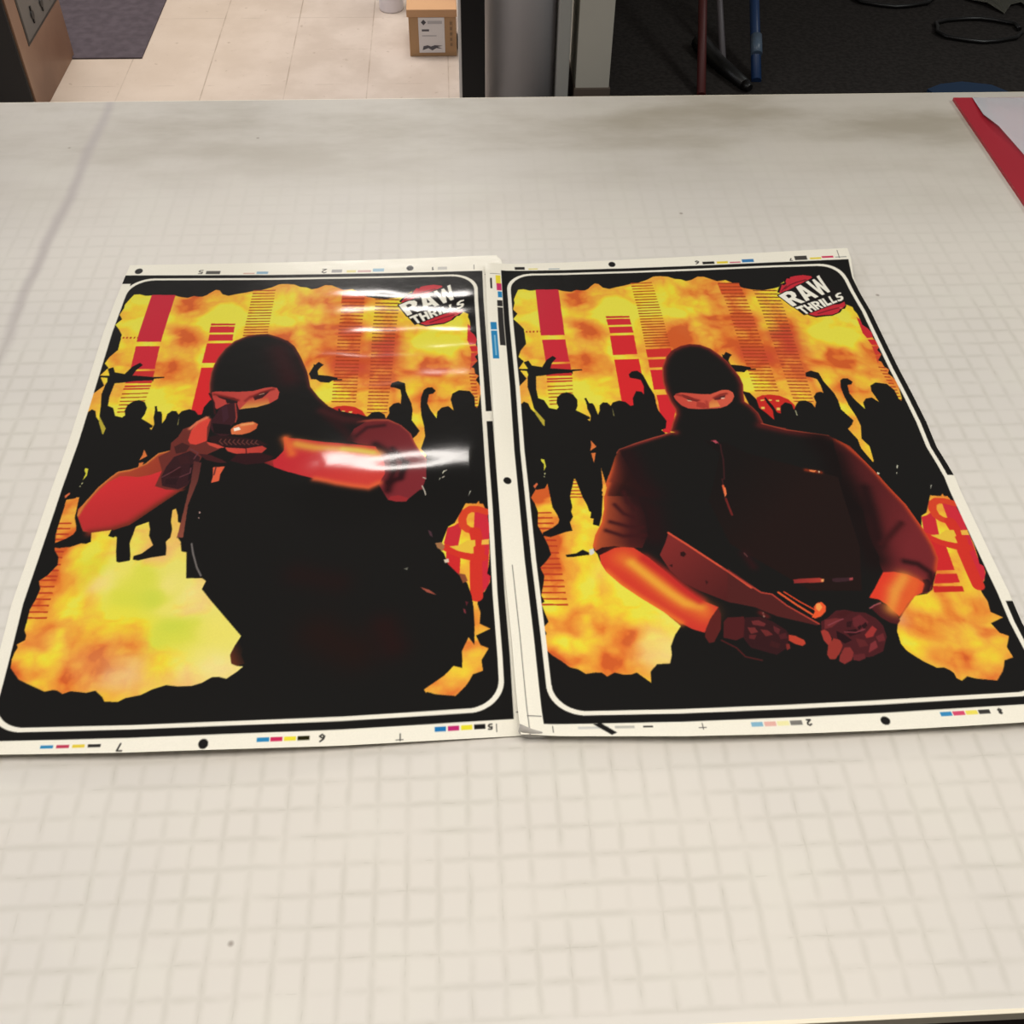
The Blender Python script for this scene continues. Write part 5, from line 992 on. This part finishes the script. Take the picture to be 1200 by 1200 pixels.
def run_ops(img, ops, fire, clip=None, flame=None):
    for line in ops.strip().split('\n'):
        k, a, b, rest = line.split('|')
        pts = decode(rest)
        if k == 'x':
            r = poly_mask(pts)
            sl, m = r; img[sl][m] = fire[sl][m]
            flame[sl] |= m
        elif k == 'y':
            r = poly_mask(pts)
            sl, m = r; m = m & flame[sl]; img[sl][m] = srgb(a)
        elif k in 'fg':
            r = poly_mask(pts)
            if r is None: continue
            sl, m = r
            if clip is not None: clip[sl] |= m
            if k == 'f': img[sl][m] = srgb(a)
            else:
                c1, c2 = a.split(','); q = decode(b)
                X = (np.arange(sl[1].start, sl[1].stop) / PXI + U0)[None, :]; Y = (np.arange(sl[0].start, sl[0].stop) / PYI + V0)[:, None]
                d = q[1] - q[0]
                t = np.clip(((X - q[0][0]) * d[0] + (Y - q[0][1]) * d[1]) / (d @ d), 0, 1)[..., None]
                colr = srgb(c1) * (1 - t) + srgb(c2) * t
                img[sl][m] = colr[m]
        else:
            wd = float(b)
            r = seg_dist(pts, wd * (2.2 if k == 'w' else 0.6))
            if r is None: continue
            sl, D = r
            if k == 's': al = np.clip((wd / 2 - D) * PXI * 0.8 + 0.5, 0, 1)
            else:
                al = np.exp(-(D / wd) ** 2 * 1.6) * 0.9
                if clip is not None: al = al * clip[sl]
            al = al[..., None].astype(np.float32)
            img[sl] = img[sl] * (1 - al) + srgb(a) * al

def rect(img, u0, v0, u1, v1, c):
    m = poly_mask([(u0, v0), (u1, v0), (u1, v1), (u0, v1)])
    if m: img[m[0]][m[1]] = srgb(c)

def dot(img, u, v, ru, rv, c='1b1a19'):
    a = np.linspace(0, 2 * math.pi, 28)
    m = poly_mask(np.stack([u + ru * np.cos(a), v + rv * np.sin(a)], 1))
    if m: img[m[0]][m[1]] = srgb(c)

def rrect_pts(x0, y0, x1, y1, r, n=16):
    P = []
    for cx, cy, a0 in ((x1 - r, y0 + r, -90), (x1 - r, y1 - r, 0), (x0 + r, y1 - r, 90), (x0 + r, y0 + r, 180)):
        for k in range(n + 1):
            a = math.radians(a0 + 90 * k / n); P.append((cx + r * math.cos(a), cy + r * math.sin(a)))
    return P

DIG = {'1': [[(.5, 0), (.5, 1)], [(.3, .2), (.5, 0)]], '2': [[(0, .2), (.5, 0), (1, .2), (.9, .5), (0, 1), (1, 1)]],
       '5': [[(1, 0), (.1, 0), (0, .45), (.6, .4), (1, .65), (.8, .95), (0, 1)]], '6': [[(.9, 0), (.2, .35), (0, .75), (.5, 1), (1, .75), (.5, .5), (.1, .6)]],
       '7': [[(0, 0), (1, 0), (.4, 1)]], '8': [[(.5, .45), (.1, .2), (.5, 0), (.9, .2), (.5, .45), (0, .75), (.5, 1), (1, .75), (.5, .45)]], '3': [[(0, .1), (.6, 0), (.9, .25), (.4, .45), (1, .7), (.6, 1), (0, .9)]]}
def digit(img, ch, u, v, h, flip=1, c='2a2826'):
    for s in DIG[ch]:
        pts = [(u + flip * q[0] * h * 0.6, v + flip * q[1] * h) for q in s]
        r = seg_dist(pts, 0.1)
        if r is None: continue
        sl, D = r
        al = np.clip((0.028 - D) * PXI + 0.5, 0, 1)[..., None].astype(np.float32)
        img[sl] = img[sl] * (1 - al) + srgb(c) * al

def bars(img, u, v, cols, wd=0.62, ht=0.2, step=0.78):
    for i, c in enumerate(cols):
        if c: rect(img, u + i * step, v, u + i * step + wd, v + ht, c)

def print_image(which):
    paper = srgb('f6f2e2')
    img = np.empty((NYH, NXH, 3), np.float32); img[:] = paper
    fire = fire_field(BLOBS[which])
    # black field, keyline and inner panel
    rect(img, 0, 0, W_ART, H_ART, '161514')
    m = poly_mask(rrect_pts(0.27, 0.27, W_ART - 0.27, H_ART - 0.36, 1.35)); img[m[0]][m[1]] = srgb('f4f0e0')
    m = poly_mask(rrect_pts(0.47, 0.44, W_ART - 0.47, H_ART - 0.56, 1.2)); inner = np.zeros((NYH, NXH), bool); inner[m[0]] |= m[1]
    art = np.empty_like(img); art[:] = srgb('161514')
    flame = np.zeros((NYH, NXH), bool)
    run_ops(art, OPS_BASE[which], fire, None, flame)
    run_ops(art, OPS_SHARED, fire, None, flame)
    clip = np.zeros((NYH, NXH), bool)
    run_ops(art, OPS_LEFT if which == 'L' else OPS_RIGHT, fire, clip)
    img[inner] = art[inner]
    if which == 'L':
        # outer black band missing down the left side, and one gap in the right band
        rect(img, -1.3, 0.72, 0.47, 26.8, 'f4f0e0')
        rect(img, W_ART - 0.27, 11.35, W_ART + .1, 12.05, 'f4f0e0')
        dot(img, 0.62, -0.38, 0.2, 0.25); digit(img, '5', 4.0, -.15, .3, -1)
        rect(img, 4.2, -0.38, 4.95, -0.1, '5a5853'); rect(img, 6.2, -.2, 6.8, -.1, 'd8b0a0'); rect(img, 6.9, -0.32, 7.5, -0.1, '88aec6')
        digit(img, '2', 10.6, -.12, .34, -1); rect(img, 10.9, -.42, 11.45, -.14, 'a8a6a2'); rect(img, 11.7, -.34, 12.2, -.12, 'eadf9c'); rect(img, 12.3, -.32, 13.0, -.14, 'dcb8b4'); rect(img, 13.1, -.45, 13.7, -.16, '9cc0d4')
        dot(img, 15.1, -0.42, 0.19, 0.24); rect(img, 16.6, -.46, 17.1, -.2, 'c4c2ba'); digit(img, '1', 16.4, -.2, .25, -1)
        rect(img, 18.55, -.6, 18.58, -.15, '3a3835'); rect(img, 19.12, .3, 19.3, .34, '3a3835'); rect(img, 19.1, H_ART - .3, 19.3, H_ART - .26, '3a3835'); rect(img, 18.35, H_ART + .15, 18.38, H_ART + .5, '3a3835')
        bars(img, 1.2 + 1.2, H_ART + .22, ['2a86bc', 'bc3452', 'e6cc3c', '2a2826'], .44, .12, .55); digit(img, '7', 5.25, H_ART + .5, .28, -1)
        dot(img, 8.05, H_ART + .36, .17, .2)
        bars(img, 9.9, H_ART + .2, ['2a86bc', 'cc2a5a', 'f0e23a', '222'.ljust(6, '0')], .42, .16, .47); digit(img, '6', 12.25, H_ART + .45, .28, -1)
        bars(img, 16.15, H_ART + .14, ['2078b8', 'c02870', 'ece030', '1a1a1a'], .4, .2, .47); digit(img, '5', 18.2, H_ART + .36, .2, -1)
        for q in (14.9,): rect(img, q - .14, H_ART + .55, q + .14, H_ART + .58, '4a4845'); rect(img, q, H_ART + .3, q + .03, H_ART + .62, '4a4845')
    else:
        rect(img, W_ART - 0.27, 16.05, W_ART + .5, 23.15, 'f4f0e0')
        dot(img, -0.42 + .0, 15.75, .17, .2)
        dot(img, 6.1, -.4, .19, .24)
        rect(img, .75, -.35, 1.3, -.1, '1e1c1b'); rect(img, 1.5, -.2, 2.0, -.1, 'e8dc80'); rect(img, 2.6, -.16, 3.2, -.1, '8aa0ac')
        digit(img, '6', 10.9, -.15, .3, -1); rect(img, 11.1, -.33, 11.75, -.1, '2a2826'); rect(img, 11.9, -.3, 12.5, -.1, 'e8d43c'); rect(img, 12.6, -.22, 13.2, -.1, 'd07080'); rect(img, 13.3, -.4, 13.95, -.12, '3a7cb4')
        digit(img, '7', 16.05, -.1, .2, -1); rect(img, 16.2, -.5, 16.85, -.12, '44423e'); rect(img, 17.0, -.3, 17.6, -.14, 'ead84a'); rect(img, 17.65, -.38, 18.25, -.22, 'd0305a'); rect(img, 18.35, -.28, 18.95, -.2, 'a0a09a')
        rect(img, 18.55, -.9, 18.58, -.15, '3a3835')
        rect(img, -.6, .3, -.05, .33, '4a4845'); rect(img, -.32, .45, -.05, 1.15, 'ecd83a'); rect(img, -.28, 1.15, -.02, 1.75, 'cc3468'); rect(img, -.24, 1.85, -.02, 2.35, '2a86bc')
        rect(img, -.3, 2.6, -.02, 6.3, '2e2c2b'); rect(img, -.32, 3.1, 0, 3.2, 'e8e4d4')
        rect(img, -.7, 4.45, -.4, 7.35, '2484ba'); rect(img, -.72, 5.05, -.38, 5.15, 'e8f0f0'); rect(img, -.58, 5.5, -.5, 7.1, '7fb8d4')
        rect(img, -.62, .7, -.52, 1.6, '2a2826')
        rect(img, -.53, 20.5, -.505, H_ART + .5, '5a5853'); rect(img, -.55, H_ART - .35, -.03, H_ART - .32, '4a4845'); rect(img, .3, H_ART + .08, .33, H_ART + .35, '4a4845')
        rect(img, 1.2, H_ART + .12, 2.3, H_ART + .22, 'cfcfc8'); rect(img, 2.5, H_ART + .12, 3.2, H_ART + .22, 'bdbbb2')
        m = poly_mask([(1.75, H_ART + .02), (2.05, H_ART + .0), (2.55, H_ART + .38), (2.35, H_ART + .47)])
        if m: img[m[0]][m[1]] = srgb('1b1a19')
        rect(img, 3.5, H_ART + .14, 3.85, H_ART + .2, '3a3835')
        rect(img, 5.6 - .14, H_ART + .25, 5.6 + .14, H_ART + .28, '4a4845'); rect(img, 5.6, H_ART + .08, 5.63, H_ART + .35, '4a4845')
        bars(img, 7.35, H_ART + .14, ['88b8d0', 'e8b4a8', 'f2ecb0', '7c7a74'], .42, .17, .47); digit(img, '2', 9.5, H_ART + .35, .22, -1)
        dot(img, 12.2, H_ART + .32, .17, .17)
        bars(img, 14.25, H_ART + .12, ['3a8cc0', 'd84c70', 'f0e060', '3a3835'], .42, .17, .47); digit(img, '8', 16.5, H_ART + .32, .2, -1)
    return img

def curve_eval(c, t):
    c = np.asarray(c, float)
    d = np.r_[0, np.cumsum(np.hypot(np.diff(c[:, 0]), np.diff(c[:, 1])))]
    tt = d / d[-1]
    out = np.stack([np.interp(t, tt, c[:, k]) for k in range(c.shape[1])], -1)
    lo = (t < 0)[..., None]; hi = (t > 1)[..., None]
    d0 = (c[1] - c[0]) / (tt[1] - tt[0]); d1 = (c[-1] - c[-2]) / (tt[-1] - tt[-2])
    d0[2] = 0; d1[2] = 0
    out = np.where(lo, c[0] + d0 * t[..., None], out)
    out = np.where(hi, c[-1] + d1 * (t[..., None] - 1), out)
    return out

def sheet_points(edges, u, v):
    """blend of the four edge curves of the printed field (inches, z above the table)"""
    T = curve_eval(edges['top'], u); B = curve_eval(edges['bottom'], u)
    L = curve_eval(edges['left'], v); R = curve_eval(edges['right'], v)
    P = [np.array(edges[a][i], float) for a, i in (('top', 0), ('top', -1), ('bottom', 0), ('bottom', -1))]
    U = u[..., None]; V = v[..., None]
    Z = np.maximum(T[..., 2] * np.exp(-np.clip(v, 0, 1) * 28 / 2.2), B[..., 2] * np.exp(-(1 - np.clip(v, 0, 1)) * 28 / 2.4))
    S = (1 - V) * T + V * B + (1 - U) * L + U * R - ((1 - U) * (1 - V) * P[0] + U * (1 - V) * P[1] + (1 - U) * V * P[2] + U * V * P[3])
    S[..., 2] = Z + 0.03
    return S

def build_poster(which, name, m, origin):
    img = print_image(which)
    edges = EDGES[which]
    nx, ny = 740, 800
    s = np.linspace(0, 1, nx)[None, :]; t = np.linspace(0, 1, ny)[:, None]
    ui = np.broadcast_to(s, (ny, nx)); vi = np.broadcast_to(t, (ny, nx))
    v = MARGIN[which]['top'](ui) * (1 - vi) + MARGIN[which]['bottom'](ui) * vi
    u = MARGIN[which]['left'](v) * (1 - ui) + MARGIN[which]['right'](v) * ui
    P = sheet_points(edges, u / W_ART, v / H_ART)
    P[..., 2] += RIPPLE[which](u, v)
    # colour lookup, 2x2 smoothed
    x = np.clip((u - U0) * PXI - 0.5, 1, NXH - 2.01); y = np.clip((v - V0) * PYI - 0.5, 1, NYH - 2.01)
    im = (img + np.roll(img, 1, 0) + np.roll(img, 1, 1) + np.roll(np.roll(img, 1, 0), 1, 1)) / 4
    im = np.roll(im, -1, (0, 1)) * 0.5 + im * 0.5
    xi = x.astype(int); yi = y.astype(int); fx = (x - xi)[..., None]; fy = (y - yi)[..., None]
    col_ = im[yi, xi] * (1 - fx) * (1 - fy) + im[yi, xi + 1] * fx * (1 - fy) + im[yi + 1, xi] * (1 - fx) * fy + im[yi + 1, xi + 1] * fx * fy
    lin_ = np.where(col_ <= 0.04045, col_ / 12.92, ((col_ + 0.055) / 1.055) ** 2.4) * PRINT_GAIN
    co = P.reshape(-1, 3).copy()
    co[:, 2] += TABLE_Z
    co -= np.array(origin)
    co *= IN
    me = bpy.data.meshes.new(name)
    nv = nx * ny
    idx = np.arange(nv).reshape(ny, nx)
    q = np.stack([idx[1:, :-1], idx[1:, 1:], idx[:-1, 1:], idx[:-1, :-1]], -1).reshape(-1, 4)
    # underside, one coarse layer, so the sheet has a real thickness
    me.vertices.add(nv); me.vertices.foreach_set('co', co.astype(np.float32).ravel())
    me.loops.add(q.size); me.loops.foreach_set('vertex_index', q.ravel().astype(np.int32))
    me.polygons.add(len(q)); me.polygons.foreach_set('loop_start', np.arange(0, q.size, 4, dtype=np.int32))
    me.update(calc_edges=True)
    me.polygons.foreach_set('use_smooth', np.ones(len(q), bool))
    ca = me.color_attributes.new('print', 'FLOAT_COLOR', 'POINT')
    rgba = np.ones((nv, 4), np.float32); rgba[:, :3] = lin_.reshape(-1, 3)
    ca.data.foreach_set('color', rgba.ravel())
    return link(name, me, m, None, origin)

def print_material():
    m = bpy.data.materials.new('glossy_printed_vinyl'); m.use_nodes = True
    nt = m.node_tree; b = nt.nodes['Principled BSDF']
    vc = N(nt, 'ShaderNodeVertexColor', layer_name='print')
    co = inch_coords(nt)
    gr = noise(nt, co, 14, 2)
    c = N(nt, 'ShaderNodeMix', data_type='RGBA', blend_type='MULTIPLY')
    c.inputs['Factor'].default_value = 1
    nt.links.new(vc.outputs['Color'], c.inputs['A'])
    g = maprange(nt, gr.outputs['Fac'], 0.3, 0.7, 0.97, 1.0)
    cc = N(nt, 'ShaderNodeCombineColor'); [nt.links.new(g, cc.inputs[k]) for k in range(3)]
    nt.links.new(cc.outputs[0], c.inputs['B'])
    # plain white back of the sheet
    geo = N(nt, 'ShaderNodeNewGeometry')
    out = mix_col(nt, geo.outputs['Backfacing'], c.outputs['Result'], lin('dedad0'))
    nt.links.new(out, b.inputs['Base Color'])
    b.inputs['Roughness'].default_value = 0.14
    b.inputs['Specular IOR Level'].default_value = 0.5
    bp = N(nt, 'ShaderNodeBump'); bp.inputs['Strength'].default_value = 0.25; bp.inputs['Distance'].default_value = 0.0006
    nt.links.new(noise(nt, co, 1.1, 3).outputs['Fac'], bp.inputs['Height']); nt.links.new(bp.outputs[0], b.inputs['Normal'])
    return m

def win_(u, u0, u1, soft):
    return 1 / (1 + np.exp(-(u - u0) / soft * 3)) * 1 / (1 + np.exp((u - u1) / soft * 3))

def ridge(u, v, v0, u0, u1, amp, wid, tilt=0.0, soft=1.2):
    c = v0 + tilt * (u - u0) + 0.10 * np.sin(u * 0.9 + v0 * 3) + 0.04 * np.sin(u * 2.3 + v0 * 5)
    if wid > 1: return amp * win_(u, u0, u1, soft) * (1 + 0.06 * np.sin(u * 1.3)) * np.exp(-((v - c) / (wid * (1 + 0.12 * np.sin(u * 1.1 + 1)))) ** 2)
    amp = amp * (0.85 + 0.22 * np.sin(u * 1.3 + v0 * 7) + 0.1 * np.sin(u * 3.1 + v0))
    win = 1 / (1 + np.exp(-(u - u0) / soft * 3)) * 1 / (1 + np.exp((u - u1) / soft * 3))
    return amp * win * np.exp(-((v - c) / wid) ** 2)

def ripple_left(u, v):
    z = 0
    for r in RIDGES: z = z + ridge(u, v, *r)
    k = np.clip((19.0 - u) / 1.2, 0, 1); z = z * k * k * (3 - 2 * k)
    z = z + 0.008 * (np.sin(u * 0.55 + 0.8) * np.sin(v * 0.4) + 1)
    return z

def ripple_right(u, v):
    return 0.03 + 0.01 * (np.sin(u * 0.5) * np.sin(v * 0.45) + 1) + 0.11 * np.exp(-((u + 0.7) / 0.8) ** 2) + 0.2 * np.exp(-((v - 12.8) / 2.4) ** 2 - ((u + 0.9) / 0.9) ** 2)

PRINT_GAIN = 0.97
RIPPLE = {'L': ripple_left, 'R': ripple_right}
c_ = lambda a: (lambda q: np.full_like(np.asarray(q, float), a))
MARGIN = {
 'L': dict(top=lambda s: -0.95 - 0.5 * s, bottom=lambda s: H_ART + 0.52 + 0.2 * s,
           left=lambda v: 0.02 + 0.0 * v, right=lambda v: 20.1 - 0.25 * np.exp(-((v + 1.4) / 0.3) ** 2)),
 'R': dict(top=lambda s: -0.62 - 0.45 * s, bottom=lambda s: H_ART + 0.45 + 0.28 * np.sin(s * 1.7),
           left=lambda v: -0.85 + 0.0 * v, right=lambda v: 19.0 + 0.16 * np.clip(1 - v / 2.6, 0, 1) + 0.0 * v)}
M_print = print_material()
p1 = build_poster('L', 'printed_poster', M_print, (-9.9, 24.0, TABLE_Z))
tag(p1, 'glossy left poster of a masked gunman aiming, flames behind, lying on the gridded table', 'poster')
p2 = build_poster('R', 'printed_poster', M_print, (10.0, 24.0, TABLE_Z))
tag(p2, 'glossy right poster of a masked man holding a lowered gun, flames behind, on the table', 'poster')

# turned-up lower left corner of the right sheet
def curl():
    ridge_c = [np.array(q) for q in CURL['a']]; low = [np.array(q) for q in CURL['b']]
    bm = bmesh.new(); rows = []
    n = 8
    for a, b in zip(ridge_c, low):
        r = []
        for k in range(n + 1):
            t = k / n; p = a * (1 - t) + b * t
            p = p + np.array([0, -0.1, 0.12]) * math.sin(math.pi * t)
            r.append(bm.verts.new(((p[0] - 10) * IN, (p[1] - 24) * IN, p[2] * IN)))
        rows.append(r)
    for r0, r1 in zip(rows, rows[1:]):
        for k in range(n):
            f = bm.faces.new((r0[k], r0[k + 1], r1[k + 1], r1[k])); f.smooth = True
    bmesh.ops.solidify(bm, geom=bm.faces[:], thickness=0.012 * IN)
    return bm
cc_ = done('curled_corner', curl(), mat('white_sheet_back', 'd6d2cc', 0.4), p2)
cc_['label'] = 'curled white paper corner'
